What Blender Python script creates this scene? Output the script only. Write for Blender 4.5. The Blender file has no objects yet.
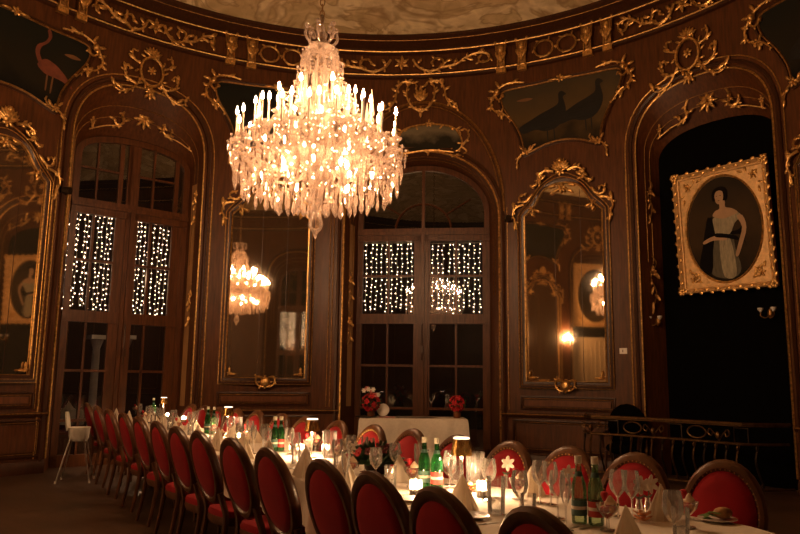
import bpy, math, random
from mathutils import Vector, Matrix
random.seed(7)
PI = math.pi
sc = bpy.context.scene
COL = sc.collection
V = Vector

# ------------------------------------------------------------------ survey of the hall (camera and round wall)
FPX = 720.0
PITCH = math.atan(112/720.0); ROLL = math.radians(.75)
CAM = V((0, 0, 1.39))
FW = V((0, math.cos(PITCH), math.sin(PITCH)))
_u = V((0, -math.sin(PITCH), math.cos(PITCH))); _r = V((1, 0, 0))
RT = _r*math.cos(ROLL) + _u*math.sin(ROLL)
UP = -_r*math.sin(ROLL) + _u*math.cos(ROLL)
CX, CY, RR = -.4, 6.65, 6.15            # front half-round of the hall
STR = 3.05                              # straight flank between the two half-rounds
QA = RR*PI/2

def ray(x, y): return FW + RT*((x-400)/FPX) + UP*((267-y)/FPX)
def on_z(x, y, z):
    d = ray(x, y); return CAM + d*((z-CAM.z)/d.z)
def on_y(x, y, Y):
    d = ray(x, y); return CAM + d*(Y/d.y)
def wall_sz(x, y, n=0):
    d = ray(x, y); ox, oy = -CX, -CY
    a = d.x**2+d.y**2; b = ox*d.x+oy*d.y; c = ox*ox+oy*oy-(RR-n)**2
    t = (-b+math.sqrt(b*b-a*c))/a
    P = CAM+d*t
    return math.atan2(P.x-CX, P.y-CY)*RR, P.z

def W(s, z, n=0):
    """Point on the hall's wall: s along the plan, z height, n out of the wall into the room."""
    q = abs(s); g = 1 if s >= 0 else -1
    if q <= QA:
        a = q/RR; return V((CX+g*(RR-n)*math.sin(a), CY+(RR-n)*math.cos(a), z))
    if q <= QA+STR:
        return V((CX+g*(RR-n), CY-(q-QA), z))
    a = PI/2+(q-QA-STR)/RR
    return V((CX+g*(RR-n)*math.sin(a), CY-STR+(RR-n)*math.cos(a), z))
SMAX = 2*QA+STR

def wall_map(s0, z0, n0=0, flip=1):
    return lambda u, v, n=0: W(s0+flip*u, z0+v, n0+n)

class Flat:
    """A flat plane tangent to the wall at s0, set n0 in front (behind when negative); turned by rot about its vertical."""
    def __init__(self, s0, n0, rot=0):
        self.o = W(s0, 0, n0); t = W(s0+.01, 0, n0)-W(s0-.01, 0, n0); t.normalize()
        if rot: t = Matrix.Rotation(rot, 3, 'Z') @ t
        self.t = t; self.n = V((t.y, -t.x, 0))
        if self.n.dot(V((CX, CY-STR/2, 0))-self.o) < 0: self.n = -self.n
    def __call__(self, u, v, n=0): return self.o + self.t*u + V((0, 0, v)) + self.n*n
    def px(self, x, y):
        d = ray(x, y); k = (self.o-CAM).dot(self.n)/d.dot(self.n); P = CAM+d*k
        return (P-self.o).dot(self.t), P.z

# ------------------------------------------------------------------ materials
def mat(name, col, rough=.5, metal=0, var=.0, scale=8, stretch=(1, 1, 1), bump=0, coat=0, sheen=0, spec=.5):
    m = bpy.data.materials.new(name); m.use_nodes = True
    nt = m.node_tree; b = nt.nodes['Principled BSDF']
    b.inputs['Base Color'].default_value = (*col, 1); b.inputs['Roughness'].default_value = rough
    b.inputs['Metallic'].default_value = metal
    b.inputs['Coat Weight'].default_value = coat; b.inputs['Sheen Weight'].default_value = sheen
    b.inputs['Specular IOR Level'].default_value = spec
    if var or bump:
        tc = nt.nodes.new('ShaderNodeTexCoord'); mp = nt.nodes.new('ShaderNodeMapping')
        mp.inputs['Scale'].default_value = stretch
        nz = nt.nodes.new('ShaderNodeTexNoise'); nz.inputs['Scale'].default_value = scale; nz.inputs['Detail'].default_value = 5
        nt.links.new(tc.outputs['Object'], mp.inputs[0]); nt.links.new(mp.outputs[0], nz.inputs['Vector'])
        if var:
            cr = nt.nodes.new('ShaderNodeValToRGB')
            cr.color_ramp.elements[0].position = .3; cr.color_ramp.elements[1].position = .72
            cr.color_ramp.elements[0].color = (*[c*(1-var) for c in col], 1); cr.color_ramp.elements[1].color = (*[min(1, c*(1+var)) for c in col], 1)
            nt.links.new(nz.outputs['Fac'], cr.inputs[0]); nt.links.new(cr.outputs[0], b.inputs['Base Color'])
        if bump:
            bp = nt.nodes.new('ShaderNodeBump'); bp.inputs['Strength'].default_value = bump; bp.inputs['Distance'].default_value = .01
            nt.links.new(nz.outputs['Fac'], bp.inputs['Height']); nt.links.new(bp.outputs[0], b.inputs['Normal'])
    return m

def emit(name, col, s, sample=True):
    m = bpy.data.materials.new(name); m.use_nodes = True
    nt = m.node_tree; nt.nodes.remove(nt.nodes['Principled BSDF'])
    e = nt.nodes.new('ShaderNodeEmission'); e.inputs[0].default_value = (*col, 1); e.inputs[1].default_value = s
    nt.links.new(e.outputs[0], nt.nodes['Material Output'].inputs[0])
    m.cycles.emission_sampling = 'AUTO' if sample else 'NONE'
    return m

def thin_glass(name, tint, refl=(1, 1, 1), ior=1.5, rough=.02, body=0, body_col=(1, 1, 1)):
    """A thin glass sheet: see-through with a mirror reflection that grows towards grazing; body = share of milky scatter."""
    m = bpy.data.materials.new(name); m.use_nodes = True
    nt = m.node_tree; nt.nodes.remove(nt.nodes['Principled BSDF'])
    t = nt.nodes.new('ShaderNodeBsdfTransparent'); t.inputs[0].default_value = (*tint, 1)
    g = nt.nodes.new('ShaderNodeBsdfGlossy'); g.inputs[0].default_value = (*refl, 1); g.inputs['Roughness'].default_value = rough
    f = nt.nodes.new('ShaderNodeFresnel'); f.inputs[0].default_value = ior
    mx = nt.nodes.new('ShaderNodeMixShader')
    nt.links.new(f.outputs[0], mx.inputs[0]); nt.links.new(t.outputs[0], mx.inputs[1]); nt.links.new(g.outputs[0], mx.inputs[2])
    out = mx
    if body:
        d = nt.nodes.new('ShaderNodeBsdfDiffuse'); d.inputs[0].default_value = (*body_col, 1)
        tr = nt.nodes.new('ShaderNodeBsdfTranslucent'); tr.inputs[0].default_value = (*body_col, 1)
        a = nt.nodes.new('ShaderNodeMixShader'); a.inputs[0].default_value = .5
        nt.links.new(d.outputs[0], a.inputs[1]); nt.links.new(tr.outputs[0], a.inputs[2])
        m2 = nt.nodes.new('ShaderNodeMixShader'); m2.inputs[0].default_value = body
        nt.links.new(mx.outputs[0], m2.inputs[1]); nt.links.new(a.outputs[0], m2.inputs[2]); out = m2
    nt.links.new(out.outputs[0], nt.nodes['Material Output'].inputs[0])
    return m

M = {}
M['wood'] = mat('walnut panelling', (.088, .029, .0085), .38, var=.38, scale=5, stretch=(6, 6, .6), bump=.08, spec=.3)
M['wood_d'] = mat('dark walnut moulding', (.050, .017, .006), .36, var=.3, scale=6, stretch=(5, 5, .8), spec=.35)
M['wood_l'] = mat('lighter walnut', (.135, .044, .0135), .42, var=.3, scale=6, stretch=(5, 5, .6), spec=.3)
M['gold'] = mat('aged gilding', (.66, .39, .135), .40, .9, var=.5, scale=26, bump=.2)
M['gold_d'] = mat('dull gilding', (.30, .155, .05), .48, .85, var=.45, scale=25, bump=.15)
M['gold_f'] = mat('matt gilt picture frame', (.74, .47, .21), .55, .3, var=.2, scale=18, bump=.2)
M['chair'] = mat('waxed chair wood', (.095, .036, .014), .34, var=.35, scale=9, stretch=(3, 3, 1), coat=.15)
M['velvet'] = mat('red velvet', (.29, .007, .012), .85, var=.16, scale=7, sheen=.08, bump=.05, spec=.2)
M['nail'] = mat('brass nails', (.6, .35, .12), .35, 1)
M['linen'] = mat('white linen', (.74, .66, .55), .85, var=.06, scale=30, bump=.06)
M['napkin'] = mat('starched napkin', (.80, .72, .60), .8, var=.05, scale=40, bump=.05)
def translucent(m, k):
    nt = m.node_tree; b = nt.nodes['Principled BSDF']; t = nt.nodes.new('ShaderNodeBsdfTranslucent'); t.inputs[0].default_value = b.inputs['Base Color'].default_value
    x = nt.nodes.new('ShaderNodeMixShader'); x.inputs[0].default_value = k
    nt.links.new(b.outputs[0], x.inputs[1]); nt.links.new(t.outputs[0], x.inputs[2]); nt.links.new(x.outputs[0], nt.nodes['Material Output'].inputs[0])
translucent(M['napkin'], .4)
M['floor'] = mat('dark oak floor', (.060, .031, .016), .42, var=.4, scale=2.2, stretch=(1, 1, 1), bump=.05)
M['black'] = mat('matt black', (.0022, .002, .002), .95, var=.3, scale=3, stretch=(12, 12, .2), spec=.05)  # near-black and matt; backs both niches, also armchair and spotlight brackets
M['iron'] = mat('wrought iron', (.035, .022, .013), .45, .6, var=.4, scale=15)
M['iron_g'] = mat('parcel gilt iron', (.12, .065, .025), .45, .8, var=.4, scale=15)
M['white'] = mat('white plastic', (.72, .68, .6), .4)
M['steel'] = mat('brushed steel', (.6, .57, .52), .3, 1)
M['candle'] = mat('candle tube', (.30, .24, .17), .6)
M['lampmetal'] = mat('pale lamp metal', (.8, .7, .56), .4)
M['porc'] = mat('porcelain', (.8, .76, .7), .25, coat=.3)
M['bread'] = mat('bread crust', (.42, .22, .08), .7, var=.4, scale=30, bump=.2)
M['leaf'] = mat('leaves', (.025, .06, .02), .55, var=.5, scale=20)
M['leaf_l'] = mat('lettuce', (.12, .22, .05), .5, var=.4, scale=20)
M['red'] = mat('red petals', (.5, .012, .02), .6, var=.35, scale=25)
M['darkred'] = mat('dark red petals', (.12, .008, .014), .6, var=.4, scale=25)
M['pink'] = mat('pink petals', (.75, .25, .24), .6, var=.3, scale=25)
M['petal'] = mat('white petals', (.85, .78, .68), .6, var=.05, scale=25)
M['berry'] = mat('berries', (.5, .03, .02), .3, var=.5, scale=60, coat=.4)
M['cream'] = mat('cream', (.85, .66, .45), .5, var=.1, scale=20)
M['peach'] = mat('peach fruit', (.7, .3, .12), .5, var=.4, scale=40)
M['lab_r'] = mat('red paper label', (.45, .04, .03), .6, var=.2, scale=40)
M['lab_g'] = mat('green paper label', (.05, .12, .10), .6, var=.2, scale=40)
M['lab_w'] = mat('pale paper label', (.65, .6, .5), .6, var=.2, scale=40)
M['cap'] = mat('bottle cap', (.75, .7, .58), .45)
M['stone'] = mat('pale stone', (.55, .5, .42), .8, var=.15, scale=6, bump=.1)
M['creamwood'] = mat('cream painted panelling', (.36, .27, .16), .5, var=.12, scale=4, stretch=(4, 4, .5))
M['night'] = mat('night wall outside', (.01, .009, .008), .9, var=.3, scale=2)
M['wire'] = mat('string light wire', (.35, .3, .22), .6)
M['glassware'] = thin_glass('drinking glass', (.95, .95, .95), ior=1.8, body=.10, body_col=(.95, .9, .84))
M['green'] = thin_glass('green bottle glass', (.78, .92, .72), ior=1.7, body=.12, body_col=(.25, .42, .20))
M['green_d'] = thin_glass('deep green bottle glass', (.15, .48, .18), ior=1.7, body=.25, body_col=(.03, .22, .07))
M['pane'] = thin_glass('window glass', (.80, .82, .80), ior=2.1, rough=.01)
M['crystal'] = thin_glass('cut crystal', (.97, .95, .92), ior=1.85, rough=.06, body=.16, body_col=(.86, .65, .54))
M['shade'] = mat('patterned gold lamp shade', (.55, .32, .10), .22, .9, var=.75, scale=26, bump=.3)

def mirror_mat():
    m = mat('old mirror glass', (.82, .70, .54), .03, 1)
    nt = m.node_tree; b = nt.nodes['Principled BSDF']; d = nt.nodes.new('ShaderNodeBsdfDiffuse'); d.inputs[0].default_value = (.42, .34, .22, 1)
    x = nt.nodes.new('ShaderNodeMixShader'); x.inputs[0].default_value = .07
    nt.links.new(b.outputs[0], x.inputs[1]); nt.links.new(d.outputs[0], x.inputs[2]); nt.links.new(x.outputs[0], nt.nodes['Material Output'].inputs[0])
    return m
M['mirror'] = mirror_mat()
M['bulb'] = emit('candle bulb glow', (1, .57, .285), 520)
M['string'] = emit('string light glow', (1, .66, .42), 7, False)
M['led'] = emit('warm led', (1, .60, .32), 420)
M['ledtop'] = emit('warm led lens', (1, .74, .5), 2.2, False)
M['sconce'] = emit('sconce bulb glow', (1, .55, .25), 1350)
M['flame'] = emit('candle flame', (1, .58, .27), 950)

def canvas_mat(name, top, bot, z0, z1, spots, scale=1.6):
    """Painted canvas: a landscape of two tones with mottled foliage."""
    m = bpy.data.materials.new(name); m.use_nodes = True; nt = m.node_tree; b = nt.nodes['Principled BSDF']
    b.inputs['Roughness'].default_value = .75; b.inputs['Specular IOR Level'].default_value = .15
    tc = nt.nodes.new('ShaderNodeTexCoord'); sp = nt.nodes.new('ShaderNodeSeparateXYZ')
    mr = nt.nodes.new('ShaderNodeMapRange'); mr.inputs[1].default_value = z0; mr.inputs[2].default_value = z1
    nz = nt.nodes.new('ShaderNodeTexNoise'); nz.inputs['Scale'].default_value = scale; nz.inputs['Detail'].default_value = 8
    ad = nt.nodes.new('ShaderNodeMath'); ad.operation = 'ADD'; sb = nt.nodes.new('ShaderNodeMath'); sb.operation = 'SUBTRACT'; sb.inputs[1].default_value = .5
    cr = nt.nodes.new('ShaderNodeValToRGB'); e = cr.color_ramp.elements
    e[0].color = (*bot, 1); e[1].color = (*top, 1); e[0].position = .15; e[1].position = .9
    k = e.new(.45); k.color = (*spots, 1)
    L = nt.links.new
    L(tc.outputs['Object'], sp.inputs[0]); L(sp.outputs['Z'], mr.inputs[0]); L(tc.outputs['Object'], nz.inputs['Vector'])
    L(nz.outputs['Fac'], sb.inputs[0]); L(mr.outputs[0], ad.inputs[0]); L(sb.outputs[0], ad.inputs[1]); L(ad.outputs[0], cr.inputs[0]); L(cr.outputs[0], b.inputs['Base Color'])
    return m

# ------------------------------------------------------------------ mesh kit
class MB:
    def __init__(self): self.v = []; self.f = []
    def add(self, vs, fs):
        k = len(self.v); self.v += [V(p) for p in vs]; self.f += [tuple(i+k for i in f) for f in fs]
    def grid(self, rows, close_u=False, close_v=False):
        n = len(rows[0]); m = len(rows); k = len(self.v)
        for r in rows: self.v += [V(p) for p in r]
        for i in range(m if close_v else m-1):
            for j in range(n if close_u else n-1):
                a = k+i*n+j; b = k+i*n+(j+1) % n; c = k+((i+1) % m)*n+(j+1) % n; d = k+((i+1) % m)*n+j
                self.f.append((a, b, c, d))
    def box(self, lo, hi, fn=None):
        P = [V((x, y, z)) for z in (lo[2], hi[2]) for y in (lo[1], hi[1]) for x in (lo[0], hi[0])]
        if fn: P = [fn(*p) for p in P]
        self.add(P, [(0, 2, 3, 1), (4, 5, 7, 6), (0, 1, 5, 4), (2, 6, 7, 3), (0, 4, 6, 2), (1, 3, 7, 5)])
    def tube(self, pts, r, seg=6, closed=False, caps=True, flat=None):
        pts = [V(p) for p in pts]; n = len(pts)
        if not hasattr(r, '__len__'): r = [r]*n
        rows = []; prev = None
        for i, p in enumerate(pts):
            if closed: t = pts[(i+1) % n]-pts[i-1]
            else: t = pts[min(i+1, n-1)]-pts[max(i-1, 0)]
            if t.length < 1e-9: t = V((0, 0, 1))
            t.normalize()
            if prev is None:
                a = V((0, 0, 1)) if abs(t.z) < .9 else V((1, 0, 0))
                a = (a-t*a.dot(t)).normalized()
            else:
                a = prev-t*prev.dot(t)
                a = a.normalized() if a.length > 1e-6 else t.orthogonal().normalized()
            prev = a; b = t.cross(a)
            rows.append([p+(a*math.cos(2*PI*k/seg)+b*math.sin(2*PI*k/seg))*r[i] for k in range(seg)])
        k = len(self.v); self.grid(rows, close_u=True, close_v=closed)
        if caps and not closed:
            self.f.append(tuple(range(k+seg-1, k-1, -1))); self.f.append(tuple(k+(n-1)*seg+j for j in range(seg)))
    def lathe(self, prof, seg=16, c=(0, 0, 0), fn=None, cap=False):
        rows = []
        for r, z in prof:
            rows.append([(c[0]+r*math.cos(2*PI*k/seg), c[1]+r*math.sin(2*PI*k/seg), c[2]+z) for k in range(seg)])
        if fn: rows = [[fn(*p) for p in row] for row in rows]
        k = len(self.v); self.grid(rows, close_u=True)
        if cap:
            self.f.append(tuple(range(k+seg-1, k-1, -1))); n = len(rows); self.f.append(tuple(k+(n-1)*seg+j for j in range(seg)))
    def ell(self, c, ax, ay, az, seg=8, rings=5):
        """Ellipsoid with the three half-axis vectors."""
        c, ax, ay, az = V(c), V(ax), V(ay), V(az); k = len(self.v)
        self.v.append(c-az)
        for i in range(1, rings):
            th = PI*i/rings
            for j in range(seg):
                a = 2*PI*j/seg
                self.v.append(c+ax*math.sin(th)*math.cos(a)+ay*math.sin(th)*math.sin(a)-az*math.cos(th))
        self.v.append(c+az); top = len(self.v)-1
        for j in range(seg): self.f.append((k, k+1+(j+1) % seg, k+1+j))
        for i in range(rings-2):
            for j in range(seg):
                a = k+1+i*seg+j; b = k+1+i*seg+(j+1) % seg
                self.f.append((a, b, b+seg, a+seg))
        for j in range(seg): self.f.append((top, top-seg+j, top-seg+(j+1) % seg))
    def ball(self, c, r, seg=8, rings=5): self.ell(c, (r, 0, 0), (0, r, 0), (0, 0, r), seg, rings)
    def build(self, name, m, parent=None, smooth=True, loc=None, fix=True):
        me = bpy.data.meshes.new(name); o0 = V((0, 0, 0))
        if loc is not None: o0 = V(loc)
        me.from_pydata([tuple(p-o0) for p in self.v], [], self.f); me.update()
        if fix:
            import bmesh
            bm = bmesh.new(); bm.from_mesh(me); bmesh.ops.recalc_face_normals(bm, faces=bm.faces); bm.to_mesh(me); bm.free()
        me.materials.append(m)
        if smooth:
            me.polygons.foreach_set('use_smooth', [True]*len(me.polygons))
            try: me.set_sharp_from_angle(angle=math.radians(40))
            except Exception: pass
        o = bpy.data.objects.new(name, me); COL.objects.link(o); o.location = o0
        if parent: o.parent = parent; o.location = o0 - V((0, 0, 0)) if loc is not None else V((0, 0, 0))
        return o

def tag(o, label=None, cat=None, group=None, kind=None):
    if label: o['label'] = label
    if cat: o['category'] = cat
    if group: o['group'] = group
    if kind: o['kind'] = kind
    return o
def empty(name, loc=(0, 0, 0), rz=0):
    o = bpy.data.objects.new(name, None); COL.objects.link(o); o.location = loc; o.rotation_euler = (0, 0, rz); o.empty_display_size = .05
    return o
KIDS = {}
def kids(o):
    return list(o.children)
def copy_tree(o, parent=None):
    c = o.copy(); COL.objects.link(c)
    if parent: c.parent = parent
    for ch in kids(o): copy_tree(ch, c)
    return c
def child(o, root, at):
    """Parent a mesh built in hall coordinates under a root Empty that stands at `at`."""
    o.parent = root; o.matrix_parent_inverse = Matrix.Translation(-V(at)); return o

def smooth(pts, k=5, closed=False):
    """Catmull-Rom through 2-D or 3-D points."""
    pts = [tuple(p) for p in pts]; n = len(pts); out = []
    rng = range(n) if closed else range(n-1)
    for i in rng:
        if closed: p = [pts[(i+j) % n] for j in (-1, 0, 1, 2)]
        else: p = [pts[max(i-1, 0)], pts[i], pts[i+1], pts[min(i+2, n-1)]]
        for q in range(k):
            t = q/k
            out.append(tuple(.5*(2*b+(c-a)*t+(2*a-5*b+4*c-d)*t*t+(3*b-a-3*c+d)*t**3) for a, b, c, d in zip(*p)))
    if not closed: out.append(pts[-1])
    return out

def line_on(mb, mp, pts, r, n=0.0, seg=5, closed=False, sub=.12):
    """A rounded moulding along (u, v) points laid on a mapped surface."""
    P = []
    m = len(pts); rng = range(m) if closed else range(m-1)
    for i in rng:
        a = pts[i]; b = pts[(i+1) % m]; L = math.hypot(b[0]-a[0], b[1]-a[1]); k = max(1, int(L/sub)+0)
        for q in range(k): P.append(mp(a[0]+(b[0]-a[0])*q/k, a[1]+(b[1]-a[1])*q/k, n))
    if not closed: P.append(mp(*pts[-1], n))
    mb.tube(P, r, seg, closed=closed)

def leaf_on(mb, mp, u, v, ang, L, w, h=.03, n=.02):
    c = mp(u, v, n); du = (mp(u+.01, v, n)-mp(u-.01, v, n)).normalized(); dv = V((0, 0, 1)); dn = (mp(u, v, n+.01)-mp(u, v, n-.01)).normalized()
    d = du*math.cos(ang)+dv*math.sin(ang); e = -du*math.sin(ang)+dv*math.cos(ang)
    L *= .9; mb.ell(c+d*L*.5, d*L*.5, e*w*.42, dn*h*.8, 6, 5)
def scroll_on(mb, mp, pts, r0, r1, n=.025, k=4):
    P = smooth(pts, k); m = len(P); r0 *= .82; r1 *= .85
    mb.tube([mp(u, v, n) for u, v in P], [r0+(r1-r0)*i/(m-1) for i in range(m)], 5)
    L = 0; side = 1
    for (a, b), (c, d) in zip(P, P[1:]):          # little acanthus leaves sprouting along the stem
        L += math.hypot(c-a, d-b)
        if L > .075 and r0 > .012:
            L = 0; side = -side; t = math.atan2(d-b, c-a)+side*.75; leaf_on(mb, mp, c, d, t, r0*3.6, r0*2.0, r0*.7, n)
    mb.ell(mp(*pts[-1], n), (r1*1.7, 0, 0), (0, r1*1.7, 0), (0, 0, r1*1.7), 6, 4)
def flower_on(mb, mp, u, v, R, k=5, n=.03):
    for i in range(k): leaf_on(mb, mp, u, v, 2*PI*i/k+.3, R, R*.6, .02, n)
    mb.ball(mp(u, v, n+.02), R*.3, 6, 4)
def region(mb, mp, s0, s1, bot, top, n=0, ds=.08, thick=0):
    """A plate between two curves bot(u) and top(u)."""
    k = max(2, int((s1-s0)/ds)); us = [s0+(s1-s0)*i/k for i in range(k+1)]
    mb.grid([[mp(u, bot(u), n) for u in us], [mp(u, top(u), n) for u in us]])
    if thick:
        mb.grid([[mp(u, top(u), n) for u in us], [mp(u, top(u), n-thick) for u in us]])
        mb.grid([[mp(u, bot(u), n-thick) for u in us], [mp(u, bot(u), n) for u in us]])
        mb.grid([[mp(us[0], bot(us[0])+(top(us[0])-bot(us[0]))*q, n-t) for q in (0, 1)] for t in (thick, 0)])
        mb.grid([[mp(us[-1], bot(us[-1])+(top(us[-1])-bot(us[-1]))*q, n-t) for q in (0, 1)] for t in (0, thick)])
def poly(mb, mp, pts, n=0, thick=0):
    """A flat polygon from its outline (fan about its centroid)."""
    k = len(mb.v); mb.v += [mp(*p, n) for p in pts]
    from mathutils.geometry import tessellate_polygon
    for t in tessellate_polygon([[V((p[0], p[1], 0)) for p in pts]]): mb.f.append(tuple(k+i for i in t))
    if thick: mb.grid([[mp(*p, n) for p in pts], [mp(*p, n-thick) for p in pts]], close_u=True)
def interp(pts):
    """A function of u through (u, v) points with rising u."""
    def f(u):
        if u <= pts[0][0]: return pts[0][1]
        for (a, b), (c, d) in zip(pts, pts[1:]):
            if u <= c: return b+(d-b)*(u-a)/(c-a)
        return pts[-1][1]
    return f
def mb_bars(items):
    pass
ORD = 'first second third fourth fifth sixth seventh eighth ninth tenth eleventh twelfth thirteenth fourteenth fifteenth sixteenth'.split()
# ================================================================== THE HALL
def arch(c, hw, spring, rise, e=2.0, k=20):
    """Outline of an arched opening, from its left foot over the top to its right foot."""
    P = [(c-hw, 0), (c-hw, spring*.33), (c-hw, spring*.66)]
    for i in range(k+1):
        a = PI-PI*i/k; cu = math.cos(a); sv = math.sin(a)
        P.append((c+hw*math.copysign(abs(cu)**(2/e), cu), spring+rise*abs(sv)**(2/e)))
    return P+[(c+hw, spring*.66), (c+hw, spring*.33), (c+hw, 0)]
def arch_top(c, hw, spring, rise, e=2.0):
    return lambda s: spring+rise*max(0, 1-abs((s-c)/hw)**e)**(1/e) if abs(s-c) < hw else spring

OPEN = {  # centre, half width, spring, rise, exponent
    'window_left': (-4.22, 1.08, 5.02, 1.09, 2.4), 'window_mid': (.78, 1.40, 4.25, 1.28, 2.0), 'niche': (5.68, 1.10, 5.0, 1.02, 2.4),
    'window_rear': (17.5, 1.08, 5.02, 1.09, 2.4), 'niche_rear': (-14.5, 1.10, 5.0, 1.02, 2.4)}

def wall_piece(name, sa, sb):
    mb = MB(); cuts = {sa, sb}
    for c, hw, *_ in OPEN.values():
        for i in range(25):
            s = c-hw*math.cos(PI*i/24)
            if sa < s < sb: cuts.add(round(s, 5))
    s = sa
    while s < sb: cuts.add(s); s += .25
    ss = sorted(cuts)
    for a, b in zip(ss, ss[1:]):
        if b-a < 1e-4: continue
        za = zb = 0
        for o in OPEN.values():
            if o[0]-o[1]-1e-4 <= a and b <= o[0]+o[1]+1e-4:
                f = arch_top(*o); za, zb = f(a), f(b)
                if a <= o[0]-o[1]+1e-4: za = o[2]
                if b >= o[0]+o[1]-1e-4: zb = o[2]
        mb.add([W(a, za), W(b, zb), W(b, 7.9), W(a, 7.9)], [(0, 1, 2, 3)])
    return tag(mb.build(name, M['wood'], smooth=False), kind='structure')
wall_piece('wall_left', -QA-STR, -3.0)
wall_piece('wall_back', -3.0, 4.4)
wall_piece('wall_right', 4.4, QA+STR)
wall_piece('wall_front', QA+STR, SMAX); 
_m = wall_piece('wall_front', -SMAX, -QA-STR)

# floor and painted ceiling follow the plan
fl = MB(); ring = [W(-SMAX+2*SMAX*i/120, 0, -.6) for i in range(120)]
fl.v = [V((CX, CY-STR/2, 0))]+ring; fl.f = [(0, 1+i, 1+(i+1) % 120) for i in range(120)]
def plank_floor():
    m = M['floor']; nt = m.node_tree; b = nt.nodes['Principled BSDF']
    tc = nt.nodes.new('ShaderNodeTexCoord'); mp = nt.nodes.new('ShaderNodeMapping'); mp.inputs['Rotation'].default_value = (0, 0, .78)
    br = nt.nodes.new('ShaderNodeTexBrick'); br.inputs['Scale'].default_value = 1.0; br.inputs['Brick Width'].default_value = .62; br.inputs['Row Height'].default_value = .11
    br.inputs['Mortar Size'].default_value = .003; br.inputs['Color1'].default_value = (.075, .040, .021, 1); br.inputs['Color2'].default_value = (.048, .024, .012, 1); br.inputs['Mortar'].default_value = (.012, .007, .004, 1)
    L = nt.links.new; L(tc.outputs['Object'], mp.inputs[0]); L(mp.outputs[0], br.inputs['Vector'])
    mx = nt.nodes.new('ShaderNodeMix'); mx.data_type = 'RGBA'; mx.inputs[0].default_value = .5
    src = b.inputs['Base Color'].links[0].from_socket
    L(src, mx.inputs[6]); L(br.outputs['Color'], mx.inputs[7]); L(mx.outputs[2], b.inputs['Base Color'])
plank_floor()
tag(fl.build('floor', M['floor'], smooth=False), kind='structure')

def ceiling_mat():
    """Faded grisaille: a buff ground with soft brown scrolling figures."""
    m = bpy.data.materials.new('painted plaster ceiling'); m.use_nodes = True; nt = m.node_tree; b = nt.nodes['Principled BSDF']; b.inputs['Roughness'].default_value = .85
    L = nt.links.new; tc = nt.nodes.new('ShaderNodeTexCoord')
    n1 = nt.nodes.new('ShaderNodeTexNoise'); n1.inputs['Scale'].default_value = .9; n1.inputs['Detail'].default_value = 3; n1.inputs['Distortion'].default_value = 2.2
    n2 = nt.nodes.new('ShaderNodeTexNoise'); n2.inputs['Scale'].default_value = 2.6; n2.inputs['Detail'].default_value = 6; n2.inputs['Distortion'].default_value = 1.4
    L(tc.outputs['Object'], n1.inputs['Vector']); L(tc.outputs['Object'], n2.inputs['Vector'])
    c1 = nt.nodes.new('ShaderNodeValToRGB'); e = c1.color_ramp.elements; e[0].position = .46; e[1].position = .56; e[0].color = (.74, .56, .31, 1); e[1].color = (.92, .75, .47, 1)
    k = e.new(.5); k.color = (.54, .37, .19, 1)
    c2 = nt.nodes.new('ShaderNodeValToRGB'); e = c2.color_ramp.elements; e[0].position = .35; e[1].position = .65; e[0].color = (.72, .68, .62, 1); e[1].color = (1, 1, 1, 1)
    L(n1.outputs['Fac'], c1.inputs[0]); L(n2.outputs['Fac'], c2.inputs[0])
    mx = nt.nodes.new('ShaderNodeMix'); mx.data_type = 'RGBA'; mx.blend_type = 'MULTIPLY'; mx.inputs[0].default_value = 1
    L(c1.outputs[0], mx.inputs[6]); L(c2.outputs[0], mx.inputs[7]); L(mx.outputs[2], b.inputs['Base Color'])
    return m
M['ceil'] = ceiling_mat()
ce = MB(); cen = V((CX, CY-STR/2, 0)); rows = []
for q, z in ((1, 7.66), (.97, 7.72), (.9, 7.88), (.75, 8.1), (.5, 8.3), (.25, 8.38), (.02, 8.4)):
    row = []
    for i in range(120):
        p = W(-SMAX+2*SMAX*i/120, 0, .30); p = cen+(p-cen)*q; row.append((p.x, p.y, z))
    rows.append(row)
ce.grid(rows, close_u=True)
tag(ce.build('ceiling', M['ceil']), kind='structure')

def swept(name, prof, m, sa=-SMAX, sb=SMAX, kind='structure', gaps=()):
    """A moulding of profile [(n, z)] run along the wall from sa to sb."""
    mb = MB()
    spans = []; a = sa
    for g0, g1 in sorted(gaps): spans.append((a, g0)); a = g1
    spans.append((a, sb))
    for a, b in spans:
        k = max(2, int((b-a)/.16)); rows = [[W(a+(b-a)*i/k, z, n) for n, z in prof] for i in range(k+1)]
        mb.grid(rows)
    return tag(mb.build(name, m), kind=kind)
def bead(name, n, z, r, m, **kw):
    return swept(name, [(n+r*math.cos(t), z+r*math.sin(t)) for t in [PI*2*i/6 for i in range(7)]], m, **kw)
# main cornice with its frieze
swept('trim_1', [(0, 6.93), (.05, 6.95), (.06, 7.0), (.03, 7.04), (.015, 7.06)], M['wood_d'])
bead('trim_2', .065, 7.0, .014, M['gold'])
swept('trim_3', [(.02, 7.40), (.06, 7.42), (.09, 7.44), (.10, 7.48), (.16, 7.50), (.2, 7.54), (.26, 7.56), (.30, 7.60), (.33, 7.62), (.33, 7.68), (.28, 7.70)], M['wood_d'])
bead('trim_4', .10, 7.44, .013, M['gold']); bead('trim_5', .27, 7.575, .008, M['gold_d'])
# dado rail, skirting
g_all = [(o[0]-o[1]-.02, o[0]+o[1]+.02) for k, o in OPEN.items()]
swept('trim_6', [(0, .78), (.03, .79), (.045, .82), (.03, .85), (0, .86)], M['wood_d'], gaps=g_all)
bead('trim_7', .045, .835, .011, M['gold_d'], gaps=g_all)
swept('baseboard_round', [(.0, 0), (.05, 0), (.05, .14), (.03, .18), (0, .19)], M['wood_d'], gaps=g_all)

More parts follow.
